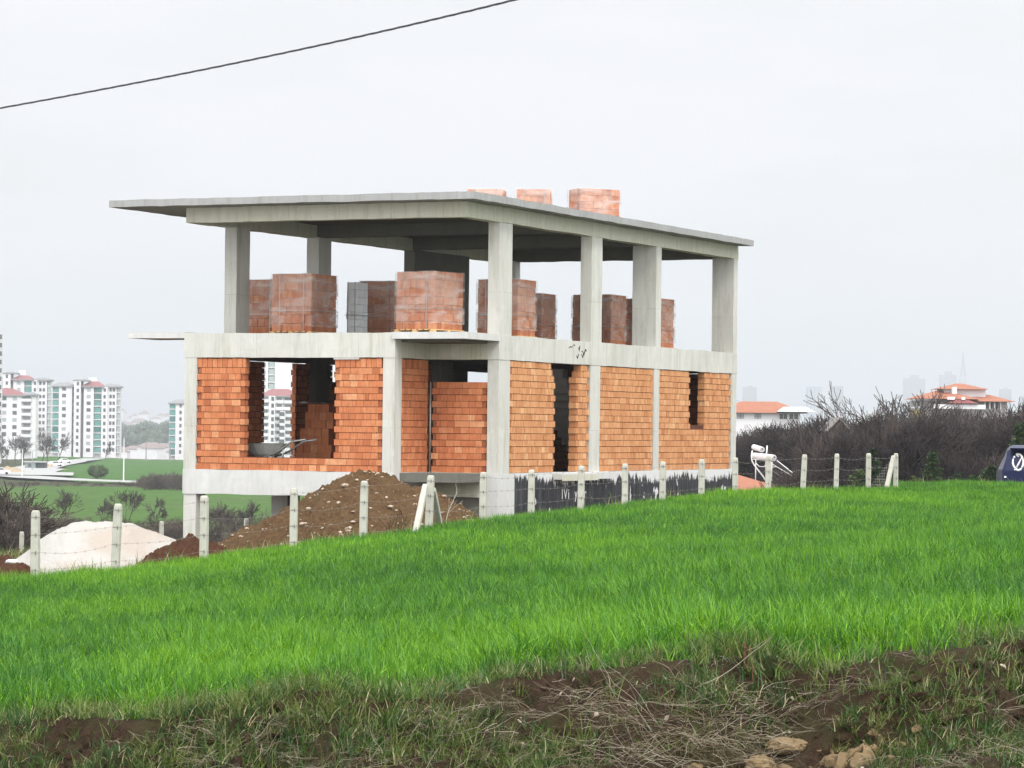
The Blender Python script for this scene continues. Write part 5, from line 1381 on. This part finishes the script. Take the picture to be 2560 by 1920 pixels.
for a in ((1857, 1891, 968, 8800, 'squat hazy high rise above the orange roofed house', 'fdk', 3), (2017, 2053, 967, 7800, 'bluish hazy high rise right of the orange roofed house', 'fbl', None), (2077, 2107, 965, 8200, 'striped white hazy high rise next to the bluish one', 'fdk', None),
          (2261, 2312, 946, 9800, 'wide pale hazy high rise behind the bare trees', 'fdk', 8), (2351, 2390, 937, 9800, 'tall hazy high rise left of the lattice mast', 'fdk', 9), (2500, 2528, 973, 8600, 'small hazy high rise at the right behind the thicket', 'fdk', 3),
          (2552, 2585, 990, 8800, 'low hazy block at the right edge of the picture', 'fdk', None), (1835, 1848, 1000, 8800, 'thin hazy block touching the house corner', 'fdk', None), (400, 416, 1046, 7000, 'faint hazy tower left of the house', 'fdk', None)): far_tower(*a)
g = P(2407, 1000, 9800); k_ = 9800/FPX
root = empty('lattice_mast', (g.x, 9800, P(2407, 1100, 9800).z), 0, 'tall faint lattice mast on a round base above the tiered villa', 'mast')
m = MB(); hM = (1100-878)*k_; hb_ = (1100-940)*k_
for i in range(4):
    a = i*math.pi/2+.78; m.tube([(math.cos(a)*11, math.sin(a)*11, hb_), (math.cos(a)*2.2, math.sin(a)*2.2, hb_+(hM-hb_)*.6), (0, 0, hM)], 1.2, 4)
for k in range(9):
    z = hb_+(hM-hb_)*k/14; rr = 11-8.8*k/8.5
    for i in range(4):
        a = i*math.pi/2+.78; b = a+math.pi/2; m.tube([(math.cos(a)*rr, math.sin(a)*rr, z), (math.cos(b)*(rr-.5), math.sin(b)*(rr-.5), z+4)], .6, 3)
m.build('mast', M['slate'], root); m = MB(); m.tube([(0, 0, 0), (0, 0, hb_)], [12, 12], 12); m.build('base', M['wallg'], root)

def far_house_proto():
    m = MB(); m.box(-6, 6, -5, 5, -4, 7); a = m.mesh('wall', M['wallw'])
    m = MB(); m.face([(-6.6, -5.6, 7), (6.6, -5.6, 7), (3, 0, 9.6), (-3, 0, 9.6)]); m.face([(6.6, -5.6, 7), (6.6, 5.6, 7), (3, 0, 9.6)]); m.face([(6.6, 5.6, 7), (-6.6, 5.6, 7), (-3, 0, 9.6), (3, 0, 9.6)]); m.face([(-6.6, 5.6, 7), (-6.6, -5.6, 7), (-3, 0, 9.6)]); m.face([(-6.6, -5.6, 7), (-6.6, 5.6, 7), (6.6, 5.6, 7), (6.6, -5.6, 7)])
    b = m.mesh('roof', plain('far_roofs', (0.24, 0.19, 0.175), 0.9))
    return a, b
wm_, rm_ = far_house_proto(); r = random.Random(44)
hp = empty('distant_house', (0, 0, 0), 0, 'one of many small pale houses in the haze between the towers and the house', 'house', 'tiny houses of the hazy far town')
link('wall', wm_, hp); link('roof', rm_, hp)
first = True
for i in range(120):
    big = i % 3 == 0
    if i < 95: u = r.uniform(280, 520); Y = r.uniform(2000, 2700) if big else r.uniform(4600, 7000)
    else: u = r.uniform(2090, 2200) if i % 2 else r.uniform(2480, 2570); Y = r.uniform(4500, 6500)
    h = hp if first else copy_tree(hp); first = False
    x = PX(u, Y); z = hz(x, Y); s = r.uniform(.7, 1.5); h.location = (x, Y, z+3+(11 if u > 2000 else 0)*Y/3000.); h.scale = (s*r.uniform(.7, 1.5), s, s*r.uniform(.7, 2.2) if not big else s*.8)
    h.rotation_euler = (0, 0, r.uniform(-.5, .5))
# wooded ridge in the haze
ms = []
for s in range(3):
    m = MB(); rr = random.Random(s)
    for _ in range(260):
        a = Vector((rr.gauss(0, 1), rr.gauss(0, 1), rr.gauss(0, 1))).normalized()*rr.random()**.35; q = Vector((a.x*6, a.y*6, 5+a.z*5)); dd = Vector((rr.gauss(0, 1), rr.gauss(0, 1), rr.gauss(0, 1))).normalized()*2.2; w_ = dd.cross(a).normalized()*1.2
        m.face([q-w_, q+w_, q+dd], .4)
    ms.append(m)
mk('farcrown', ms, M['needle'])
n = 1500; u = np.concatenate([rg.uniform(230, 650, 900), rg.uniform(1830, 2600, 600)]); y = rg.uniform(2900, 4300, n); x = (u-1280)/FPX*y; z = height(x, y)
hgt = np.where(u < 1000, 1.5+1.2*np.array([noise.noise(Vector((a*.02, 0, 0))) for a in u]), 1.2)
instancer('far_woods', np.stack([x, y, z-2], 1), np.stack([np.zeros(n), np.zeros(n), rg.uniform(0, 6.28, n)], 1), np.stack([np.full(n, 2.0), np.full(n, 2.0), hgt*1.6], 1), rg.integers(0, 3, n), VAR['farcrown'], 'blue green woods fading in the haze')

# houses beyond the thicket, right
def hip(m, x0, x1, y0, y1, z0, z1, rid=0.5, ov=0.8):
    a, b, c, d = x0-ov, x1+ov, y0-ov, y1+ov; cx = (a+b)/2; cy = (c+d)/2; rl = (b-a)*rid/2
    A = [(a, c, z0), (b, c, z0), (b, d, z0), (a, d, z0)]; T0, T1 = (cx-rl, cy, z1), (cx+rl, cy, z1)
    m.face([A[0], A[1], T1, T0]); m.face([A[1], A[2], T1]); m.face([A[2], A[3], T0, T1]); m.face([A[3], A[0], T0]); m.face(A[::-1])
Y = 430.; k_ = Y/FPX
def zz(v, u=1900): return P(u, v, Y).z
xa = PX(1800, Y); xb = PX(2028, Y); xm = PX(1935, Y)
root = empty('orange_roof_house', ((xa+xb)/2, Y, -12), 0.0, 'white house with broad orange hip roof, just right of the unfinished house', 'house')
def WL(m, x0, x1, y0, y1, z0, z1): m.box(x0-(xa+xb)/2, x1-(xa+xb)/2, y0, y1, z0+12, z1+12)
m = MB(); WL(m, xa, xb-1.6, 0.0, 9, -12, zz(1031)); m.build('wall', M['wallw'], root)
m = MB(); hip(m, xa-(xa+xb)/2, xb-1.2-(xa+xb)/2, 0, 9, zz(1032)+12, zz(1003)+12, .38); m.build('roof', M['tile'], root)
m = MB(); hip(m, xm+.4-(xa+xb)/2, xb-(xa+xb)/2+.4, -1.6, 2.5, zz(1029)+12, zz(1016)+12, .6, .1); m.build('skylight_roof', plain('pale_sheet_roof', (0.42, 0.45, 0.465), 0.4, .05, .3), root)
for u in (1851, 1894, 1953, 1963, 1978, 1990):
    m = MB(); wd = 1.0 if u < 1900 else .5; x = PX(u, Y)-(xa+xb)/2; m.box(x-wd*.5, x+wd*.5, -.05, .1, zz(1047)+12, zz(1034)+12); w_ = m.build('window', M['pane_pale' if u < 1900 else 'pane'], root)
    if u < 1900:
        m = MB(); m.box(x-.03, x+.03, -.09, -.055, zz(1047)+12, zz(1034)+12); m.box(x-wd*.5, x+wd*.5, -.09, -.055, zz(1041)+12, zz(1040)+12); m.build('mullion', M['pane'], w_)
# tiered villa
Y = 400.; U = 2410
zz = lambda v: P(U, v, Y).z
X0 = PX(2400, Y)
def bx(m, u0, u1, y0, y1, v0, v1): m.box(PX(u0, Y)-X0, PX(u1, Y)-X0, y0, y1, zz(v0)+12, zz(v1)+12)
root = empty('tiered_villa', (X0, Y, -12), 0.0, 'villa with three tiers of red tiled hip roofs above the thicket', 'house')
m = MB(); bx(m, 2303, 2520, 1.0, 12, 1180, 1001); m.build('wall', plain('shaded_wall', (.42, .40, .39), .9), root)
m = MB(); hip(m, PX(2290, Y)-X0, PX(2440, Y)-X0, -1.0, 10, zz(998)+12, zz(975)+12, .12, .3); m.build('roof', M['tile'], root)
m = MB(); hip(m, PX(2400, Y)-X0, PX(2532, Y)-X0, -0.4, 10.3, zz(1003)+12, zz(985)+12, .3, .3); m.build('roof', M['tile'], root)
m = MB(); bx(m, 2366, 2472, 3, 9, 1000, 972); m.build('wall', M['wallw'], root)
m = MB(); hip(m, PX(2354, Y)-X0, PX(2474, Y)-X0, 2.2, 10, zz(972)+12, zz(957)+12, .12, .2); m.build('roof', M['tile'], root)
m = MB(); bx(m, 2376, 2387, -1.6, -0.7, 985, 968); m.build('chimney', M['wallw'], root)
m = MB(); hip(m, PX(2364, Y)-X0, PX(2432, Y)-X0, -3.2, 3, zz(1009)+12, zz(994)+12, .2, .2); m.build('porch_roof', M['tile2'], root)
m = MB(); bx(m, 2325, 2455, -3.0, -2.6, 1023, 1012); m.build('balcony', M['wallw'], root)
for u in (2462, 2474, 2486, 2501):
    m = MB(); bx(m, u-1.2, u+1.2, -.1, .25, 1022, 1004); m.build('pillar', M['wallw'], root)
for u in (2335, 2350, 2468, 2480, 2494): 
    m = MB(); bx(m, u-3.5, u+3.5, .9, 1.05, 1020, 1005); m.build('window', M['pane'], root)
for u in (2372, 2402): m = MB(); bx(m, u-9 if u < 2400 else u-4, u+9 if u < 2400 else u+4, -2.2, -1.5, 1000, 993); m.build('solar_tank', M['white'], root)
x = PX(2300, 395); root = empty('yellow_house', (x, 395, -12), 0, 'small yellow wall half hidden in the bare trees left of the tiered villa', 'house')
m = MB(); m.box(-0.7, 0.5, 0, 5, 0, P(2300, 1024, 395).z+12); m.build('wall', plain('yellow_wall', (.30, .25, .10), .9), root)
m = MB(); hip(m, -1.2, 1.0, 0, 5, P(2300, 1021, 395).z+12, P(2300, 1016, 395).z+12, .3, .1); m.build('roof', M['slate'], root)
# dark gable in the thicket
x = PX(2098, 210); zt_ = P(2098, 1049, 210).z; ze = P(2098, 1074, 210).z; wd = 25/FPX*210
root = empty('gable_cabin', (x, 210, ze-3), 0, 'dark wooden cabin with pointed gable inside the thicket', 'cabin')
m = MB(); m.face([(-wd, 0, 0), (wd, 0, 0), (wd, 0, 3), (0, 0, 3+zt_-ze), (-wd, 0, 3)]); m.face([(-wd, 5, 0), (wd, 5, 0), (wd, 5, 3), (0, 5, 3+zt_-ze), (-wd, 5, 3)][::-1])
for s in (-1, 1): m.face([(s*wd, 0, 0), (s*wd, 5, 0), (s*wd, 5, 3), (s*wd, 0, 3)])
m.build('wall', plain('dark_boards', (.06, .045, .04), .9), root)
m = MB()
for s in (-1, 1): m.hexa([(s*(wd+.15), -.3, 2.85), (0, -.3, 3.05+zt_-ze), (0, 5.3, 3.05+zt_-ze), (s*(wd+.15), 5.3, 2.85), (s*(wd+.15), -.3, 2.93), (0, -.3, 3.15+zt_-ze), (0, 5.3, 3.15+zt_-ze), (s*(wd+.15), 5.3, 2.93)])
m.build('roof', plain('pale_roof_edge', (.22, .20, .19), .9), root)

# neighbour roof with solar water heaters
Y = 165.; k_ = Y/FPX
X0 = PX(1880, Y); root = empty('neighbour_house', (X0, Y, -9), 0, 'low neighbouring house, only a slope of its orange tiled roof showing behind the field', 'house')
Q = lambda u, v, y: tuple(P(u, v, y)-Vector((X0, Y, -9)))
m = MB(); A = Q(1700, 1160, Y); B = Q(1848, 1188, Y); C_2 = Q(1925, 1212, Y); D = Q(2090, 1262, Y-2)
rp = [Q(1700, 1145, Y+6), Q(1846, 1187, Y+3), Q(1925, 1210, Y), Q(2060, 1250, Y-4), Q(1700, 1262, Y-6)]
m.face(rp); m.face([(x, y, z-.25) for x, y, z in reversed(rp)])
for i in range(5):
    a, b = rp[i], rp[(i+1) % 5]; m.face([a, b, (b[0], b[1], b[2]-.25), (a[0], a[1], a[2]-.25)])
m.build('roof', M['tile'], root)
m = MB(); m.box(rp[0][0]+1, rp[3][0]-1.4, -3.5, 3.5, 0, rp[4][2]-.4); m.build('wall', M['wallw'], root)
Y = 168.; k_ = Y/FPX
sx0 = P(1880, 1205, Y)
sol = empty('solar_water_heater', tuple(sx0), 0, 'white solar water heater with two tanks on a tall frame beside the neighbouring roof', 'solar heater')
SP = lambda u, v, dy=0.0: P(u, v, Y+dy)-sx0
def cyl(name, u0, v0, dy0, u1, v1, dy1, rp_, mat='white'):
    m = MB(); m.tube([SP(u0, v0, dy0), SP(u1, v1, dy1)], rp_*k_, 20); o = m.build(name, M[mat], sol, False)
    d = (SP(u1, v1, dy1)-SP(u0, v0, dy0)).normalized(); e1 = SP(u1, v1, dy1)
    m = MB(); m.tube([e1+d*.002, e1+d*.03], rp_*k_*.80, 20); c_ = m.build('tank_cap', M['wallg'], o)
    m = MB(); m.tube([e1+d*.03+Vector((0, 0, .04)), e1+d*.045+Vector((0, 0, .04))], rp_*k_*.25, 10); m.build('fitting', M['black'], o)
cyl('tank', 1885, 1118, 0.5, 1905, 1124, -0.9, 7.0)
cyl('tank', 1886, 1139, 0.4, 1935, 1145, -1.1, 8.0)
def bar(name, pts, w_=1.3, mat='white'):
    m = MB(); m.tube([SP(*p) for p in pts], w_*k_*.5*1.25, 6); m.build(name, M[mat], sol, True)
bar('curved_leg', [(1881, 1126), (1878.5, 1140), (1880, 1152), (1886, 1163), (1896, 1176), (1907, 1190), (1916, 1204)], 3)
bar('curved_leg', [(1918, 1114), (1916, 1135), (1914.5, 1160), (1914.5, 1182)], 3)
bar('leg', [(1889.5, 1150), (1888.8, 1203)], 2.4); bar('leg', [(1930, 1155), (1929, 1210)], 2.6)
bar('cross_bar', [(1890, 1158), (1898, 1166), (1910, 1167), (1916, 1160)], 2.0); bar('cross_bar', [(1882, 1148), (1915, 1151)], 1.8); bar('cross_bar', [(1930, 1168), (1942, 1167)], 2.0)
bar('collector_rail', [(1930, 1160, -.4), (1998, 1200, -1.6)], 2.0); bar('collector_rail', [(1942, 1151, -1.0), (2005, 1200, -2.0)], 1.8); bar('collector_rail', [(1932, 1178, 0), (1962, 1197, -.6)], 1.2, 'steel')
bar('collector_foot', [(1965, 1198), (1968.5, 1204), (1969, 1212)], 1.8); bar('collector_foot', [(1995, 1199), (1999, 1206), (2000, 1213)], 1.8); bar('cross_bar', [(1962, 1196), (2000, 1199)], 1.2, 'steel')
m = MB(); a, b, c, d = SP(1943, 1154, -1.0), SP(2004, 1201, -2.0), SP(1996, 1201, -.2), SP(1936, 1160, .8)
for i, p_ in enumerate((a, b, c, d)): pass
m.hexa([a, b, c, d, a+Vector((0, 0, .05)), b+Vector((0, 0, .05)), c+Vector((0, 0, .05)), d+Vector((0, 0, .05))]); m.build('collector_panel', M['pane'], sol)

# ---------------------------------------------------------------- left middle distance
def lamp(u, vb, vt, label, Y=None, arm=False, group='slim poles along the valley road', wdm=1.0):
    # depth from where the base meets the ground
    if Y is None: Y = 600
    x = PX(u, Y); zg = hz(x, Y); H = zat(u, vt, Y)-zg
    root = empty('street_pole', (x, Y, zg), 0, label, 'pole', group)
    m = MB(); m.tube([(0, 0, -.3), (0, 0, H)], [.20*wdm, .11*wdm], 8); m.build('shaft', M['wallw'] if not arm else M['slate'], root)
    m = MB(); m.tube([(0, 0, H), (0.3, 0, H+.25), (1.2, 0, H+.3)], .07*wdm, 6); m.box(1.0, 1.9, -.15, .15, H+.22, H+.36); m.build('lamp_head', M['slate'], root)
lamp(310.5, 1206, 1095, 'white pole rising from the green field edge left of the house', 575, wdm=.7)
lamp(57, 1193, 1122, 'white pole at the left by the small hut', 640, wdm=.7)
lamp(82, 1175, 1128, 'thin grey pole right of the white pole by the small hut', 760, True, wdm=.7)
lamp(366, 1143, 1101, 'dark lamp post on the crest of the far field', 1180, True, wdm=1.3)
lamp(426, 1143, 1103, 'dark lamp post next to the narrow tower strip', 1180, True, wdm=1.3)
Yh = 800.; x = PX(88, Yh); zg = hz(x, Yh); root = empty('hut', (x, Yh, zg), 0, 'small grey green hut with flat roof below the white towers', 'hut')
m = MB(); m.box(-2.6, 0.2, 0, 4, 0, 2.1); m.build('wall', plain('hut_green', (.22, .27, .24), .8), root); m = MB(); m.box(-3.0, 3.2, -.4, 4.3, 2.1, 2.35); m.build('roof', M['wallg'], root)
m = MB(); m.box(.3, 2.8, 1.2, 3.8, 0, 2.05); m.build('shed', M['pane'], root); m = MB(); m.box(-1.8, -.9, -.05, .1, .9, 1.7); m.build('window', M['pane'], root)
def heap2(name, u, Y, wd, h, label, mat):
    x = PX(u, Y); zg = hz(x, Y); X, Yy = np.meshgrid(np.linspace(-wd, wd, 40), np.linspace(-5, 5, 20)); Z = h*np.exp(-(X/wd*2)**2-(Yy/2.8)**2)*(1+.3*fbm(X, Yy, .5, 2, 3))-.12
    tag(link(name, grid_mesh(name, X, Yy, Z, mat), None, (x, Y, zg)), label, 'heap')
M['tan'] = plain('tan_earth', (.34, .27, .18), .95, .15, .4)
heap2('gravel_heap', 25, 700, 7.5, 1.9, 'pale tan heap of gravel beside the road at the far left', M['tan'])
heap2('gravel_heap', 108, 840, 7, 1.7, 'long tan heap of gravel right of the small hut', M['tan'])
def small_car(u, Y, rot, mat, label):
    x = PX(u, Y); zg = hz(x, Y)+.65; root = empty('parked_car', (x, Y, zg), rot, label, 'car', 'cars parked on the far road')
    prof = [(-2.1, .35), (-2.15, .75), (-1.75, .95), (-1.1, 1.42), (.5, 1.45), (1.15, 1.0), (2.05, .82), (2.15, .4)]
    m = MB(); a = [(x_, -.85, z) for x_, z in prof]; b = [(x_, .85, z) for x_, z in prof]; m.face(a); m.face(b[::-1])
    for i in range(len(prof)): j = (i+1) % len(prof); m.face([a[i], b[i], b[j], a[j]])
    m.build('body', mat, root); m = MB(); m.face([(-1.0, -.87, .95), (.95, -.87, .98), (.45, -.87, 1.36), (-.95, -.87, 1.34)]); m.face([(-1.0, -.858, .95), (.95, -.858, .98), (.45, -.858, 1.36), (-.95, -.858, 1.34)][::-1]); m.build('windows', M['pane'], root)
    for wx in (-1.35, 1.35):
        for wy in (-.85, .7):
            m = MB(); m.tube([(wx, wy, .33), (wx, wy+.16, .33)], .33, 12); m.build('wheel', M['black'], root)
small_car(139, 850, .5, M['white'], 'nearer white car parked on the far road')
small_car(163, 960, .4, M['white'], 'farther white car parked on the far road'); small_car(2, 640, .2, M['white'], 'white car cut by the left edge beside the tan heap')
gf = 'leafless trees in front of the white towers'
for i, (u, Y, vt_, lb_) in enumerate(((8, 950, 1075, 'leafless tree in front of the balcony block at the left edge'), (40, 980, 1085, 'thin leafless tree at the middle of the balcony block'), (60, 960, 1090, 'leafless tree behind the white pole'), (104, 1000, 1085, 'leafless tree between the two towers'),
        (119, 1000, 1070, 'taller leafless tree left of the teal balconies'), (144, 1010, 1078, 'curved leafless tree on the teal balcony corner'), (265, 1150, 1105, 'small leafless tree before the right half of the teal tower'), (20, 970, 1100, 'low leafless tree at the foot of the balcony block'))):
    plant_tree(u, 0, vt_, Y, 400+i, lb_, group=gf, depth=5, twig=0.07, splits=(2, 3), spread=.5)
# ---------------------------------------------------------------- haze
hzb = MB(); hzb.box(-9000, 9000, -60, 16500, -70, 260)
t = NT('haze_air')
pv = t.n('ShaderNodeVolumePrincipled'); pv.inputs['Density'].default_value = 0.00018; pv.inputs['Color'].default_value = (0.87, 0.92, 0.95, 1); pv.inputs['Anisotropy'].default_value = 0.2
t.t.links.new(pv.outputs[0], t.out.inputs['Volume'])
hz_o = hzb.build('haze', t.m); hz_o['kind'] = 'stuff'; hz_o['label'] = 'thin grey haze in the air';
